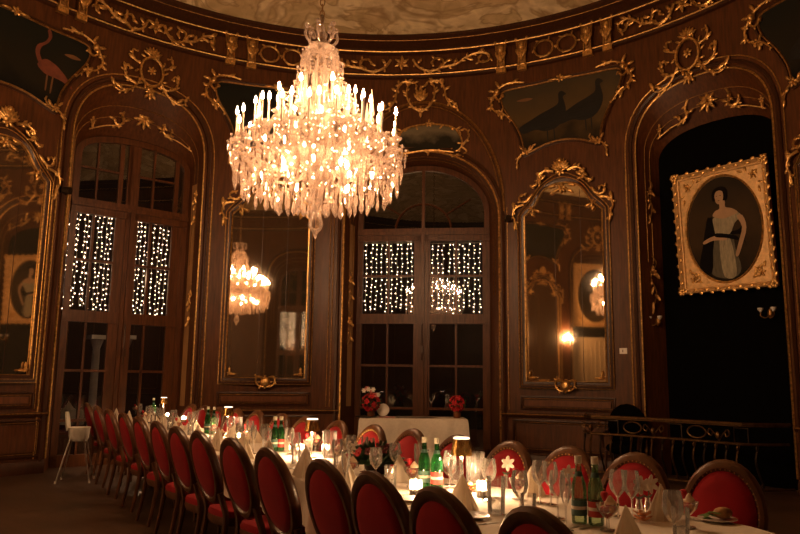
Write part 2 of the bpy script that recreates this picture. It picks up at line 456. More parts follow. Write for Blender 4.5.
def fielded(name, c, u0, u1, v0, v1, gold=True, mp=None, inset=.06):
    """A raised-and-fielded panel on the wall: raised field, moulding round it, gilt line."""
    mb = MB(); mp = mp or wall_map(0, 0)
    region(mb, mp, u0+inset, u1-inset, lambda u: v0+inset, lambda u: v1-inset, .022, .1, .022)
    o = tag(mb.build(name, M['wood_l'] if v1 < 1.2 and v0 > .85 else M['wood'], smooth=False), kind='structure')
    g = MB(); line_on(g, mp, [(u0, v0), (u1, v0), (u1, v1), (u0, v1)], .018, .012, 5, True)
    w = g.build('panel_moulding', M['wood_d'], o)
    if gold:
        g = MB(); q = .035; line_on(g, mp, [(u0+q, v0+q), (u1-q, v0+q), (u1-q, v1-q), (u0+q, v1-q)], .007, .02, 4, True)
        g.build('gilt_line', M['gold_d'], o)
    return o
trim_n = [20]
def T():
    trim_n[0] += 1; return 'trim_%d' % trim_n[0]
MIRC = [-6.33, -1.93, 3.32, 7.85]
for c in MIRC:
    fielded(T(), c, c-.78, c+.78, .92, 1.13)
    fielded(T(), c, c-.92, c+.92, .24, .74)
# tall gilt-lined strips of panelling beside the bays
def strip(sa, sb, za, zb, gold='gold_d'):
    mb = MB(); mp = wall_map(0, 0)
    for s in (sa, sb): line_on(mb, mp, [(s, za), (s, zb)], .010, .012, 5, sub=3)
    return tag(mb.build(T(), M[gold]), kind='structure')
strip(-3.02, -2.96, .9, 4.6); strip(-.86, -.80, .9, 4.4); strip(2.27, 2.33, .9, 4.4); strip(4.40, 4.46, .9, 4.7); strip(-5.52, -5.46, .9, 4.9)
for c in (-9.1, -10.3, -16.7, -18, 9.8, 11.2, 13, 14.6, 15.8, 20.3, -20.3):
    mb = MB(); line_on(mb, wall_map(0, 0), [(c-.45, 1.0), (c+.45, 1.0), (c+.45, 5.4), (c-.45, 5.4)], .014, .012, 4, True, .3)
    tag(mb.build(T(), M['gold_d']), kind='structure')

# ---------------------------------------------------------------- arched bays
def bay(name, key, fl_, inner, lines, m_rev='wood'):
    """Splayed reveal from the wall's arched opening back to the inner frame, with gilt arris mouldings."""
    o = OPEN[key]; outer = arch(*o)
    mb = MB()
    rows = [[W(s, z, 0) for s, z in outer]]
    for q in (.33, .66, 1):
        rows.append([W(s, z, 0).lerp(fl_(u, v, 0), q) for (s, z), (u, v) in zip(outer, inner)])
    mb.grid(rows); r = tag(mb.build(name, M[m_rev]), kind='structure')
    g = MB()
    for d, rad, n in lines:
        pts = arch(o[0], o[1]+d, o[2], o[3]+d, o[4], 26)
        pts[0] = (pts[0][0], .2); pts[-1] = (pts[-1][0], .2)
        g.tube([W(s, z, n) for s, z in pts], rad, 5)
    g.build('gilt_arris', M['gold'], r)
    g = MB(); g.tube([W(s, z, .012) for s, z in arch(o[0], o[1]+.085, o[2], o[3]+.085, o[4], 26)], .035, 5); g.build('arch_moulding', M['wood_d'], r)
    for q, rad in ((.4, .007), (.62, .007)):
        g = MB(); pts = [W(s, z, 0).lerp(fl_(u, v, 0), q)+fl_.n*.01 for (s, z), (u, v) in zip(outer, inner)]
        g.tube(pts[2:-2], rad, 4); g.build('gilt_line', M['gold_d'], r)
    return r, outer, inner

def sash_window(name, fl_, c, hw, spring, rise, e, zt, zm, leaves, fan, head_rows):
    """French window on plane fl_: frame with arched head, transom, leaves of small panes, glazing, night beyond."""
    fr = MB(); fd = lambda u, v, n=0: fl_(u, v, n)
    top = arch_top(c, hw, spring, rise, e); t2 = arch_top(c, hw-.11, spring, rise-.11, e)
    def bar(u0, u1, v0, v1, n0=-.05, n1=.03): fr.box((u0, v0, n0), (u1, v1, n1), lambda x, y, z: fd(x, y, z))
    # arched head and jambs
    P = arch(c, hw, spring, rise, e); Q = arch(c, hw-.10, spring, rise-.10, e)
    fr.grid([[fd(*p, .03) for p in P], [fd(*p, .03) for p in Q], [fd(*p, -.05) for p in Q]])
    k = .05
    bar(c-hw, c+hw, zt-.14, zt+.10, -.05, .05); bar(c-hw, c+hw, zt-.03, zt+.03, -.05, .08)
    bar(c-hw, c+hw, zm-.09, zm+.09, -.05, .04)
    bar(c-hw, c+hw, 0, .18); bar(c-.10, c+.10, 0, zt, -.05, .05); bar(c-.035, c+.035, .1, zt, .05, .085)
    o = tag(fr.build(name, M['wood'], smooth=False), kind='structure')
    mu = MB()
    def mbar(u0, u1, v0, v1): mu.box((u0, v0, -.03), (u1, v1, .02), lambda x, y, z: fd(x, y, z))
    mbar(c-hw+.02, leaves[0][0], .18, zt); mbar(leaves[0][1], leaves[1][0], .18, zt); mbar(leaves[1][1], c+hw-.02, .18, zt)
    for a, b in leaves:
        m_ = (a+b)/2; mbar(m_-.018, m_+.018, .18, zt-.1)
        zz = (zm+zt)/2
        mbar(a, b, zz-.02, zz+.02)
        z = zm-.09
        for h in (.76, .76):
            z -= h
            if z > .3: mbar(a, b, z-.02, z+.02)
    if fan == 'grid':
        bar_top = lambda u: t2(u)
        mbar(c-.09, c+.09, zt, spring+rise-.05)
        for a, b in leaves:
            m_ = (a+b)/2; mbar(m_-.016, m_+.016, zt, t2(m_)); mbar(a, b, zt+head_rows-.016, zt+head_rows+.016)
            mbar(a-.07, a, zt, t2(a)); mbar(b, b+.07, zt, t2(b))
    else:
        mbar(c-.03, c+.03, zt, spring+rise-.05)
        r1 = .52
        mu.tube([fd(c+r1*math.cos(PI*i/20), zt+.08+r1*.95*math.sin(PI*i/20), 0) for i in range(21)], .022, 4)
        for a in (35, 145):
            a = math.radians(a); mu.tube([fd(c+r1*math.cos(a), zt+.08+r1*.95*math.sin(a), 0), fd(c+1.08*math.cos(a), zt+.08+1.0*math.sin(a), 0)], .018, 4)
    mu.build('glazing_bars', M['wood'], o, smooth=False)
    gl = MB(); region(gl, fd, c-hw+.03, c+hw-.03, lambda u: .18, lambda u: top(u)-.02, -.012, .2); gl.build('glazing', M['pane'], o, smooth=False)
    kb = MB(); region(kb, fd, c-hw+.02, c+hw-.02, lambda u: .02, lambda u: .52, -.03, .3, .03); kb.build('kick_panel', M['wood_d'], o, smooth=False)
    h = MB(); h.tube([fd(c, zm-.75, .085), fd(c, zm-.55, .10), fd(c, zm-.1, .085)], .016, 6); h.box((c-.03, zm-.62, .08), (c+.03, zm-.5, .12), lambda x, y, z: fd(x, y, z)); h.build('window_bolt', M['wood_d'], o)
    return o

# left window
F1 = Flat(-4.30, -.42)
l0, l1 = F1.px(66, 260)[0], F1.px(182, 300)[0]
c1 = (l0+l1)/2; h1 = (l1-l0)/2
in1 = arch(c1, h1, 4.93, .42, 2.3)
bay('trim_8', 'window_left', F1, in1, ((0, .016, .01), (.17, .011, .012)))
a0, a1 = F1.px(67.5, 260)[0], F1.px(112.5, 260)[0]; b0, b1 = F1.px(125.5, 265)[0], F1.px(169.5, 265)[0]
LEAF1 = ((a0, a1), (b0, b1))
sash_window('window_1', F1, c1, h1, 4.93, .40, 2.3, F1.px(112, 209)[1], F1.px(112, 318)[1], LEAF1, 'grid', .62)
# middle window
F2 = Flat(.80, -.42)
l0, l1 = F2.px(357, 300)[0], F2.px(490, 300)[0]; c2 = (l0+l1)/2; h2 = (l1-l0)/2
zs2 = F2.px(425, 226)[1]
in2 = arch(c2, h2, zs2+.25, F2.px(425, 165)[1]-zs2-.25, 2.0)
bay('trim_9', 'window_mid', F2, in2, ((0, .018, .01),))
LEAF2 = ((F2.px(363, 280)[0], F2.px(414, 280)[0]), (F2.px(430, 280)[0], F2.px(482.5, 280)[0]))
sash_window('window_2', F2, c2, h2, zs2+.25, F2.px(425, 165)[1]-zs2-.27, 2.0, F2.px(425, 234)[1], F2.px(425, 319)[1], LEAF2, 'fan', 0)
# outer arch round the middle window with the lunette above it
g = MB()
for d, rad in ((0, .013), (.07, .03)):
    pts = [(2.2+d-.0, .9), (2.2+d, 3), (2.2+d, 4.4)]
    P = arch(.78, 1.42+d, 4.4, 2.0+d, 2.0, 26)[2:-2]
    g.tube([W(s, z, .012) for s, z in P], rad, 5)
tag(g.build('trim_10', M['gold_d']), kind='structure')
# rear window (seen in the mirrors)
F3 = Flat(17.5, -.42); in3 = arch(0, .82, 4.95, .62, 2.3)
bay('trim_11', 'window_rear', F3, in3, ((0, .016, .01),))
LEAF3 = ((-.75, -.1), (.1, .75))
sash_window('window_3', F3, 0, .82, 4.95, .60, 2.3, 4.0, 2.32, LEAF3, 'grid', .62)
# portrait niche and its twin across the hall
F4 = Flat(5.68, -.34); in4 = arch(0, .97, 4.88, .48, 2.4)
bay('trim_12', 'niche', F4, in4, ((0, .016, .01), (.17, .010, .012)))
mb = MB(); region(mb, F4, -.98, .98, lambda u: 0, lambda u: 5.6, -.01, .1); tag(mb.build('wall_niche', M['black'], smooth=False), kind='structure')
F5 = Flat(-14.5, -.34); in5 = arch(0, .94, 4.75, .72, 2.3)
bay('trim_13', 'niche_rear', F5, in5, ((0, .016, .01),))
mb = MB(); region(mb, F5, -.98, .98, lambda u: 0, lambda u: 5.6, -.01, .1); tag(mb.build('wall_alcove', M['black'], smooth=False), kind='structure')
mb = MB(); region(mb, F5, -.9, .9, lambda u: .1, lambda u: 2.9, .01, .1, .02)
w = tag(mb.build('trim_14', M['creamwood'], smooth=False), kind='structure')
g = MB()
for i in range(11): g.tube([F5(-.85+.17*i, .15, .015), F5(-.85+.17*i, 2.8, .015)], .02, 5)
g.build('fluting', M['creamwood'], w)

# night beyond the glass, with lit garden columns outside the left window
for nm, F in (('backdrop_court', F1), ('backdrop_garden', F2), ('backdrop_yard', F3)):
    mb = MB(); mb.add([F(-3, -.3, -2.8), F(3, -.3, -2.8), F(3, 8, -2.8), F(-3, 8, -2.8)], [(0, 1, 2, 3)])
    mb.add([F(-3, -.3, -2.8), F(3, -.3, -2.8), F(3, -.3, -.3), F(-3, -.3, -.3)], [(0, 1, 2, 3)])
    tag(mb.build(nm, M['night'], smooth=False), kind='structure')
M['gilt_board'] = mat('gilt jamb board', (.50, .29, .12), .55, .4, var=.2, scale=6, stretch=(4, 4, .5))
# ================================================================== fixed decoration
# ---- tall mirrors
MOUT = [(-.78, 1.27), (-.78, 4.22), (-.70, 4.33), (-.56, 4.47), (-.42, 4.66), (-.25, 4.80), (0, 4.90), (.25, 4.80), (.42, 4.66), (.56, 4.47), (.70, 4.33), (.78, 4.22), (.78, 1.27)]
MIN_ = [(-.67, 1.38), (-.67, 4.20), (-.60, 4.26), (-.48, 4.38), (-.34, 4.60), (-.20, 4.69), (0, 4.72), (.20, 4.69), (.34, 4.60), (.48, 4.38), (.60, 4.26), (.67, 4.20), (.67, 1.38)]
def curve(P):
    return [P[0]]+smooth(P[1:-1], 3)+[P[-1]]
def tall_mirror(s0, rot, label, n0=.06):
    F = Flat(s0, n0, rot); at = F(0, 1.2, 0)
    r = empty('wall_mirror', at); tag(r, label, 'mirror')
    O, I = curve(MOUT), curve(MIN_)
    mb = MB(); mb.grid([[F(*p, -.03) for p in O], [F(*p, .03) for p in O], [F(*p, .045) for p in [(.5*(a[0]+b[0]), .5*(a[1]+b[1])) for a, b in zip(O, I)]], [F(*p, .02) for p in I], [F(*p, .0) for p in I]], close_u=True)
    child(mb.build('frame', M['wood_d']), r, at)
    mb = MB(); region(mb, F, -.67, .67, lambda u: 1.38, interp([p for p in I[1:-1]]), .004, .04); child(mb.build('mirror_glass', M['mirror'], smooth=False), r, at)
    mb = MB()
    for P, rad, n in ((O, .011, .032), (I, .014, .024), ([(.55*a[0]+.45*b[0], .55*a[1]+.45*b[1]) for a, b in zip(O, I)], .008, .046)):
        mb.tube([F(*p, n) for p in P], rad, 5, closed=True)
    child(mb.build('gilt_moulding', M['gold']), r, at)
    mb = MB()
    for u in (-.14, .30): mb.box((u-.003, 1.4, .004), (u+.003, 4.58, .007), lambda x, y, z: F(x, y, z))
    child(mb.build('glass_joint', M['wood_d'], smooth=False), r, at)
    mp = lambda u, v, n=0: F(u, v, .04+n)
    mb = MB()  # crest: shell, flowers, leaves down the shoulders, ears
    for i in range(9):
        a = PI*(.12+.76*i/8); leaf_on(mb, mp, 0, 4.93, a, .20+.05*math.sin(PI*i/8), .07, .025)
    flower_on(mb, mp, 0, 4.92, .11, 6); mb.ball(mp(0, 5.1, .03), .05)
    for g in (-1, 1):
        scroll_on(mb, mp, [(g*.12, 4.92), (g*.28, 4.95), (g*.40, 4.86), (g*.36, 4.76)], .032, .016)
        for (u, v, a, L) in ((.2, 4.9, 60, .16), (.3, 4.86, 20, .16), (.4, 4.74, -20, .17), (.46, 4.66, 40, .14), (.5, 4.58, -50, .16), (.26, 4.88, -40, .15), (.36, 4.82, 75, .13)):
            leaf_on(mb, mp, g*u, v, math.radians(a) if g > 0 else PI-math.radians(a), L, .07, .025)
        flower_on(mb, mp, g*.40, 4.78, .07)
        scroll_on(mb, mp, [(g*.55, 4.50), (g*.66, 4.44), (g*.74, 4.50), (g*.70, 4.58), (g*.64, 4.56)], .028, .014)
        scroll_on(mb, mp, [(g*.66, 4.40), (g*.80, 4.36), (g*.86, 4.24), (g*.82, 4.12), (g*.79, 3.98)], .03, .012)
        leaf_on(mb, mp, g*.84, 4.3, math.radians(95), .2, .08); leaf_on(mb, mp, g*.82, 4.18, math.radians(-95), .26, .07)
    child(mb.build('crest', M['gold']), r, at)
    mp2 = lambda u, v, n=0: F(u, v, .02+n)
    mb = MB(); flower_on(mb, mp2, 0, 4.62, .10, 6)
    for g in (-1, 1):
        for (u, v, a, L) in ((.05, 4.62, -30, .2), (.1, 4.68, -10, .16)): leaf_on(mb, mp2, g*u, v, math.radians(a) if g > 0 else PI-math.radians(a), L, .06, .022)
    child(mb.build('inner_crest', M['gold']), r, at)
    for g in (-1, 1):
        mb = MB()
        for (u, v, a, L) in ((.5, 4.30, 200, .14), (.52, 4.34, 260, .14), (.56, 4.26, 230, .12)): leaf_on(mb, mp2, g*u, v, math.radians(a) if g > 0 else PI-math.radians(a), L, .06, .022)
        flower_on(mb, mp2, g*.54, 4.32, .06); child(mb.build('shoulder_leaf', M['gold']), r, at)
        mb = MB(); flower_on(mb, mp2, g*.60, 1.45, .05); leaf_on(mb, mp2, g*.6, 1.44, PI/2, .14, .05); leaf_on(mb, mp2, g*.6, 1.44, 0 if g < 0 else PI, .14, .05); child(mb.build('corner_leaf', M['gold']), r, at)
    mb = MB()
    mb.ell(F(0, 1.31, .05), F.t*.085, F.n*.04, (0, 0, .085), 10, 6); 
    for g in (-1, 1): scroll_on(mb, lambda u, v, n=0: F(u, v, .04+n), [(g*.05, 1.38), (g*.14, 1.40), (g*.16, 1.31), (g*.10, 1.24), (g*.03, 1.23)], .022, .012)
    for k in range(8): mb.ball(F(.1*math.cos(PI*k/4), 1.31+.1*math.sin(PI*k/4), .05), .018, 6, 4)
    child(mb.build('cartouche', M['gold']), r, at)
    return r
tall_mirror(MIRC[0], 0, 'tall gilt-crested wall mirror at the edge of the hall, before the first string-lit window')
tall_mirror(MIRC[1], math.radians(-2), 'tall gilt-crested wall mirror between the two string-lit windows, reflecting the chandelier')
tall_mirror(MIRC[2], math.radians(1), 'tall gilt-crested wall mirror between the middle window and the portrait niche')
tall_mirror(MIRC[3], 0, 'tall gilt-crested wall mirror past the portrait niche, almost out of view')
tall_mirror(-12.1, 0, 'tall gilt-crested mirror across the hall, seen only as a reflection')

# ---- overdoor paintings above the mirrors
OD = [(-1.08, 6.42), (-1.0, 6.55), (-.5, 6.58), (0, 6.60), (.5, 6.58), (1.0, 6.55), (1.08, 6.42), (1.02, 6.20), (.86, 5.95), (.72, 5.65), (.66, 5.36), (.56, 5.36), (.30, 5.46), (0, 5.50), (-.30, 5.46), (-.56, 5.36), (-.66, 5.36), (-.72, 5.65), (-.86, 5.95), (-1.02, 6.20)]
def corner_scroll(mb, mp, u, v, g):
    """The gilded rocaille at a panel's upper corner; g mirrors it."""
    scroll_on(mb, mp, [(u-g*.45, v+.10), (u-g*.2, v+.13), (u, v+.06), (u+g*.10, v-.06), (u+g*.02, v-.16), (u-g*.06, v-.10)], .022, .022)
    scroll_on(mb, mp, [(u+g*.06, v-.02), (u+g*.16, v-.2), (u+g*.10, v-.36), (u-g*.02, v-.42), (u-g*.06, v-.34)], .03, .016)
    scroll_on(mb, mp, [(u+g*.02, v-.36), (u-g*.10, v-.46), (u-g*.20, v-.58)], .022, .012)
    for (a, b, an, L) in ((.0, .06, 60, .18), (.06, 0, 10, .18), (.02, -.02, -40, .16), (.1, -.16, 30, .16), (.12, -.26, -30, .16), (.0, -.4, -110, .18), (-.06, -.42, -70, .14), (-.2, .1, 150, .2)):
        leaf_on(mb, mp, u+g*a, v+b, math.radians(an) if g > 0 else PI-math.radians(an), L, .075, .03)
    mb.ball(mp(u+g*.04, v-.02, .05), .06)
def foot_scroll(mb, mp, u, v, g):
    scroll_on(mb, mp, [(u+g*.16, v-.20), (u+g*.10, v-.06), (u, v), (u-g*.1, v+.03), (u-g*.14, v+.1)], .022, .014)
    flower_on(mb, mp, u, v, .085)
    for (a, b, an, L) in ((.04, .04, 50, .13), (.08, -.08, -20, .13), (.14, -.18, -80, .14), (-.05, .02, 120, .12)):
        leaf_on(mb, mp, u+g*a, v+b, math.radians(an) if g > 0 else PI-math.radians(an), L, .06, .025)
def overdoor(s0, cm, label, birds, wsc=1.0):
    at = W(s0, 5.3, 0); r = empty('overdoor_painting', at); tag(r, label, 'painting')
    mp = lambda u, v, n=0: W(s0+u*wsc, v, n)
    up = interp([p for p in OD[0:7]]); lo = interp(list(reversed([OD[0]]+OD[-1:10-1:-1][::1]))) if False else None
    low = [(-1.08, 6.42), (-1.02, 6.20), (-.86, 5.95), (-.72, 5.65), (-.66, 5.36), (-.56, 5.36), (-.30, 5.46), (0, 5.50), (.30, 5.46), (.56, 5.36), (.66, 5.36), (.72, 5.65), (.86, 5.95), (1.02, 6.20), (1.08, 6.42)]
    mb = MB(); region(mb, mp, -1.08, 1.08, interp(low), up, .012, .03); child(mb.build('canvas', cm, smooth=False), r, at)
    mb = MB(); P = smooth(OD, 3, True); mb.tube([mp(u, v, .02) for u, v in P], .017, 5, closed=True); 
    child(mb.build('gilt_frame', M['gold_d']), r, at)
    mb = MB(); mb.tube([mp(u*1.05, 6.03+(v-6.03)*1.06, .008) for u, v in P], .026, 5, closed=True); child(mb.build('outer_moulding', M['wood_d']), r, at)
    m2 = lambda u, v, n=0: mp(u, v, .02+n)
    for g in (-1, 1):
        mb = MB(); corner_scroll(mb, m2, g*1.10, 6.55, g); child(mb.build('corner_ornament', M['gold']), r, at)
        mb = MB(); foot_scroll(mb, m2, g*.64, 5.36, g); child(mb.build('foot_ornament', M['gold']), r, at)
    mb = MB(); flower_on(mb, m2, 0, 6.61, .09, 6); leaf_on(mb, m2, .04, 6.61, 0, .2, .06); leaf_on(mb, m2, -.04, 6.61, PI, .2, .06)
    child(mb.build('top_rosette', M['gold']), r, at)
    for nm, m, shapes in birds:
        mb = MB()
        for pts in shapes: poly(mb, mp, smooth(pts, 3, True), .016)
        child(mb.build(nm, m, smooth=False), r, at)
    return r
M['cv_dark'] = canvas_mat('dusk landscape canvas', (.012, .013, .010), (.006, .006, .005), 5.3, 6.6, (.018, .014, .008))
M['cv_turk'] = canvas_mat('poultry landscape canvas', (.060, .046, .026), (.026, .018, .009), 5.3, 6.7, (.10, .062, .024))
M['bird_p'] = mat('flamingo paint', (.16, .040, .018), .7, var=.3, scale=10)
M['bird_d'] = mat('turkey paint', (.004, .003, .0025), .8, var=.3, scale=10)
M['bird_r'] = mat('russet paint', (.16, .07, .02), .6)
M['cv_sky'] = canvas_mat('silvery lunette canvas', (.10, .085, .055), (.02, .018, .012), 5.6, 6.15, (.17, .14, .09), 3)
def shift(P, du, dv, k=1): return [(a*k+du, b*k+dv) for a, b in P]
TURK = [(-.46, -.10), (-.40, -.20), (-.22, -.16), (-.08, -.20), (.08, -.18), (.19, -.08), (.24, .06), (.22, .20), (.20, .28), (.25, .31), (.18, .37), (.13, .33), (.13, .20), (.04, .14), (-.12, .08), (-.28, .0)]
tk = [('painted_turkey', M['bird_d'], [shift(TURK, -.20, 5.94, 1.2)]), ('painted_peahen', M['bird_d'], [shift(TURK, .46, 6.02, 1.2)]),
      ('painted_bird_legs', M['bird_d'], [[(u, 5.72), (u+.02, 5.72), (u+.03, 5.52), (u+.01, 5.52)] for u in (-.26, -.14)]+[[(u, 5.80), (u+.02, 5.80), (u+.03, 5.60), (u+.01, 5.60)] for u in (.42, .52)]),
      ('painted_feathers', M['bird_r'], [[(.38, 6.0), (.46, 6.02), (.47, 5.96), (.40, 5.95)], [(-.80, 6.33), (-.62, 6.36), (-.50, 6.33), (-.64, 6.30)]])]
FLAM = [(-.12, -.02), (-.02, .10), (.10, .08), (.22, .0), (.36, -.16), (.38, -.24), (.24, -.16), (.10, -.14), (-.02, -.12)]
NECK = [(-.11, .02), (-.16, .16), (-.14, .28), (-.05, .36), (.0, .46), (-.02, .56), (.02, .58), (.05, .48), (.0, .36), (-.08, .27), (-.10, .16), (-.06, .05)]
fm = [('painted_flamingo', M['bird_p'], [shift(FLAM, .48, 5.98), shift(NECK, .48, 5.98)]), ('painted_legs', M['bird_r'], [[(.50, 5.88), (.52, 5.88), (.51, 5.62), (.49, 5.62)], [(.58, 5.86), (.60, 5.86), (.58, 5.60), (.56, 5.60)]]),
      ('painted_flying_bird', M['bird_r'], [[(.72, 6.26), (.84, 6.30), (.96, 6.26), (.84, 6.23)]])]
overdoor(MIRC[0], M['cv_dark'], 'painting of a flamingo over the mirror at the edge of the hall', fm, 1.1)
overdoor(MIRC[1], M['cv_dark'], 'dark overdoor painting above the mirror between the two windows, half behind the chandelier', [('painted_foliage', M['bird_d'], [[(-.7, 5.7), (-.3, 6.1), (.2, 5.9), (.5, 6.2), (.7, 5.8), (.2, 5.6)]])])
overdoor(MIRC[2], M['cv_turk'], 'painting of two dark turkeys above the mirror beside the portrait niche', tk, 1.0)
overdoor(MIRC[3], M['cv_dark'], 'dark overdoor painting past the portrait niche, cut by the edge of view', [('painted_foliage', M['bird_d'], [[(-.7, 5.7), (-.3, 6.1), (.2, 5.9), (.5, 6.2), (.7, 5.8), (.2, 5.6)]])], 1.1)

overdoor(-12.1, M['cv_dark'], 'dark overdoor painting across the hall, seen only as a reflection', [('painted_foliage', M['bird_d'], [[(-.7, 5.7), (-.3, 6.1), (.2, 5.9), (.5, 6.2), (.7, 5.8), (.2, 5.6)]])])
# lunette painting above the middle window
s0, z0 = wall_sz(429, 140); at = W(s0, z0-.3, 0); r = empty('lunette_painting', at); tag(r, 'small oval painting in a gilt leafy frame above the middle window', 'painting')
mp = wall_map(s0, z0); LU = [(-.62, -.10), (-.5, .17), (-.25, .27), (0, .29), (.25, .27), (.5, .17), (.62, -.10), (.5, -.25), (.2, -.22), (0, -.20), (-.2, -.22), (-.5, -.25)]
mb = MB(); poly(mb, mp, smooth(LU, 3, True), .02); child(mb.build('canvas', M['cv_sky'], smooth=False), r, at)
mb = MB(); mb.tube([mp(u, v, .025) for u, v in smooth(LU, 3, True)], .018, 5, closed=True)
for i, (u, v) in enumerate(smooth(LU, 2, True)): leaf_on(mb, mp, u, v, i*1.3, .13, .055, .022)
flower_on(mb, mp, 0, .3, .08)
for g in (-1, 1):
    scroll_on(mb, mp, [(g*.62, -.14), (g*.74, .02), (g*.68, .16), (g*.56, .14)], .025, .014); scroll_on(mb, mp, [(g*.6, -.16), (g*.7, -.26), (g*.56, -.33), (g*.4, -.3)], .025, .014)
child(mb.build('gilt_frame', M['gold']), r, at)

# ---- gilded cartouches over the arches
def ring_cartouche(s, z, label):
    at = W(s, z, 0); r = empty('gilded_cartouche', at); tag(r, label, 'wall ornament'); mp = wall_map(s, z, .02)
    mb = MB(); mb.tube([mp(.19*math.cos(2*PI*i/20), .25*math.sin(2*PI*i/20), .03) for i in range(20)], .026, 6, closed=True)
    for i in range(12): leaf_on(mb, mp, .21*math.cos(2*PI*i/12), .27*math.sin(2*PI*i/12), 2*PI*i/12+.7, .11, .05, .02)
    child(mb.build('oval_ring', M['gold']), r, at)
    mb = MB()
    for i in range(7): leaf_on(mb, mp, 0, .27, PI*(.15+.7*i/6), .2, .07, .03)
    flower_on(mb, mp, 0, .3, .09, 6)
    child(mb.build('crest', M['gold']), r, at)
    mb = MB(); flower_on(mb, mp, .0, .02, .09, 6); child(mb.build('centre_flower', M['gold']), r, at)
    for g in (-1, 1):
        mb = MB()
        scroll_on(mb, mp, [(g*.15, -.22), (g*.28, -.26), (g*.40, -.20), (g*.46, -.06), (g*.40, .02), (g*.36, -.04)], .028, .016)
        scroll_on(mb, mp, [(g*.17, -.16), (g*.30, -.36), (g*.48, -.46), (g*.60, -.42)], .028, .014)
        scroll_on(mb, mp, [(g*.2, .1), (g*.32, .16), (g*.34, .3), (g*.26, .3)], .024, .014)
        for (u, v, a, L) in ((.3, -.24, 20, .16), (.42, -.1, 70, .15), (.45, -.42, 30, .15), (.58, -.4, 60, .15), (.28, .14, 30, .14), (.36, -.38, -60, .12)):
            leaf_on(mb, mp, g*u, v, math.radians(a) if g > 0 else PI-math.radians(a), L*1.2, .08, .026)
        child(mb.build('side_scroll', M['gold']), r, at)
    mb = MB(); flower_on(mb, mp, 0, -.34, .1, 6)
    for a in (-.6, 0, .6): leaf_on(mb, mp, 0, -.34, -PI/2+a, .18, .07)
    child(mb.build('pendant', M['gold']), r, at)
ring_cartouche(*wall_sz(151, 73), 'gilded ring cartouche above the first string-lit window')
ring_cartouche(*wall_sz(689, 55), 'gilded ring cartouche above the portrait niche')
ring_cartouche(-14.5, 6.35, 'gilded ring cartouche over the alcove across the hall, seen only as a reflection')
s, z = wall_sz(421, 97); at = W(s, z, 0); r = empty('gilded_palmette', at); tag(r, 'gilded palmette with drooping scrolls above the middle window', 'wall ornament'); mp = wall_map(s, z, .02)
mb = MB()
for a, L in ((90, .36), (70, .3), (110, .3), (50, .24), (130, .24)): leaf_on(mb, mp, 0, -.1, math.radians(a), L, .09, .03)
flower_on(mb, mp, 0, -.26, .08); leaf_on(mb, mp, 0, -.24, -PI/2, .2, .08); child(mb.build('bud', M['gold']), r, at)
for g in (-1, 1):
    mb = MB()
    scroll_on(mb, mp, [(0, -.3), (g*.16, -.2), (g*.26, 0), (g*.24, .2), (g*.14, .28), (g*.08, .2)], .03, .016)
    scroll_on(mb, mp, [(g*.18, .26), (g*.34, .28), (g*.44, .14), (g*.48, -.06), (g*.58, -.22), (g*.68, -.26), (g*.66, -.18)], .032, .014)
    for (u, v, a, L) in ((.3, .26, 150, .2), (.44, .1, 30, .15), (.5, -.1, -20, .15), (.26, .05, 40, .13), (.4, .2, 80, .14)): leaf_on(mb, mp, g*u, v, math.radians(a) if g > 0 else PI-math.radians(a), L, .07, .024)
    child(mb.build('side_scroll', M['gold']), r, at)

# ---- lunette ornaments inside the two deep arches
def lunette(F, c, hw, z, label):
    at = F(c, z, .16); r = empty('gilded_lunette_ornament', at); tag(r, label, 'wall ornament'); mp = lambda u, v, n=0: F(c+u, z+v, .17+n-.28*max(0, .0))
    mb = MB(); flower_on(mb, mp, 0, 0, .13, 7)
    for i in range(8): leaf_on(mb, mp, 0, 0, 2*PI*i/8, .2, .07)
    child(mb.build('rosette', M['gold']), r, at)
    for g in (-1, 1):
        mb = MB(); scroll_on(mb, mp, [(g*.30, .14), (g*.36, .0), (g*.34, -.14), (g*.44, -.18), (g*.5, -.1)], .03, .018)
        for (u, v, a, L) in ((.3, .1, 60, .14), (.34, -.1, 160, .14), (.42, -.18, -40, .14)): leaf_on(mb, mp, g*u, v, math.radians(a) if g > 0 else PI-math.radians(a), L, .06)
        scroll_on(mb, mp, [(g*.36, -.20), (g*.6, -.24), (g*(hw-.12), -.36)], .013, .013)
        scroll_on(mb, mp, [(g*.42, .12), (g*.64, .06), (g*(hw-.18), -.06)], .011, .011)
        flower_on(mb, mp, g*(hw-.16), -.22, .06); leaf_on(mb, mp, g*(hw-.16), -.22, -PI/2, .16, .06); leaf_on(mb, mp, g*(hw-.16), -.22, PI/2, .13, .06)
        child(mb.build('bracket', M['gold']), r, at)
lunette(F1, c1+.03, .98, 5.66, 'gilded rosette and brackets inside the arch of the first string-lit window')
lunette(F4, .02, .98, 5.62, 'gilded rosette and brackets under the arch of the portrait niche')

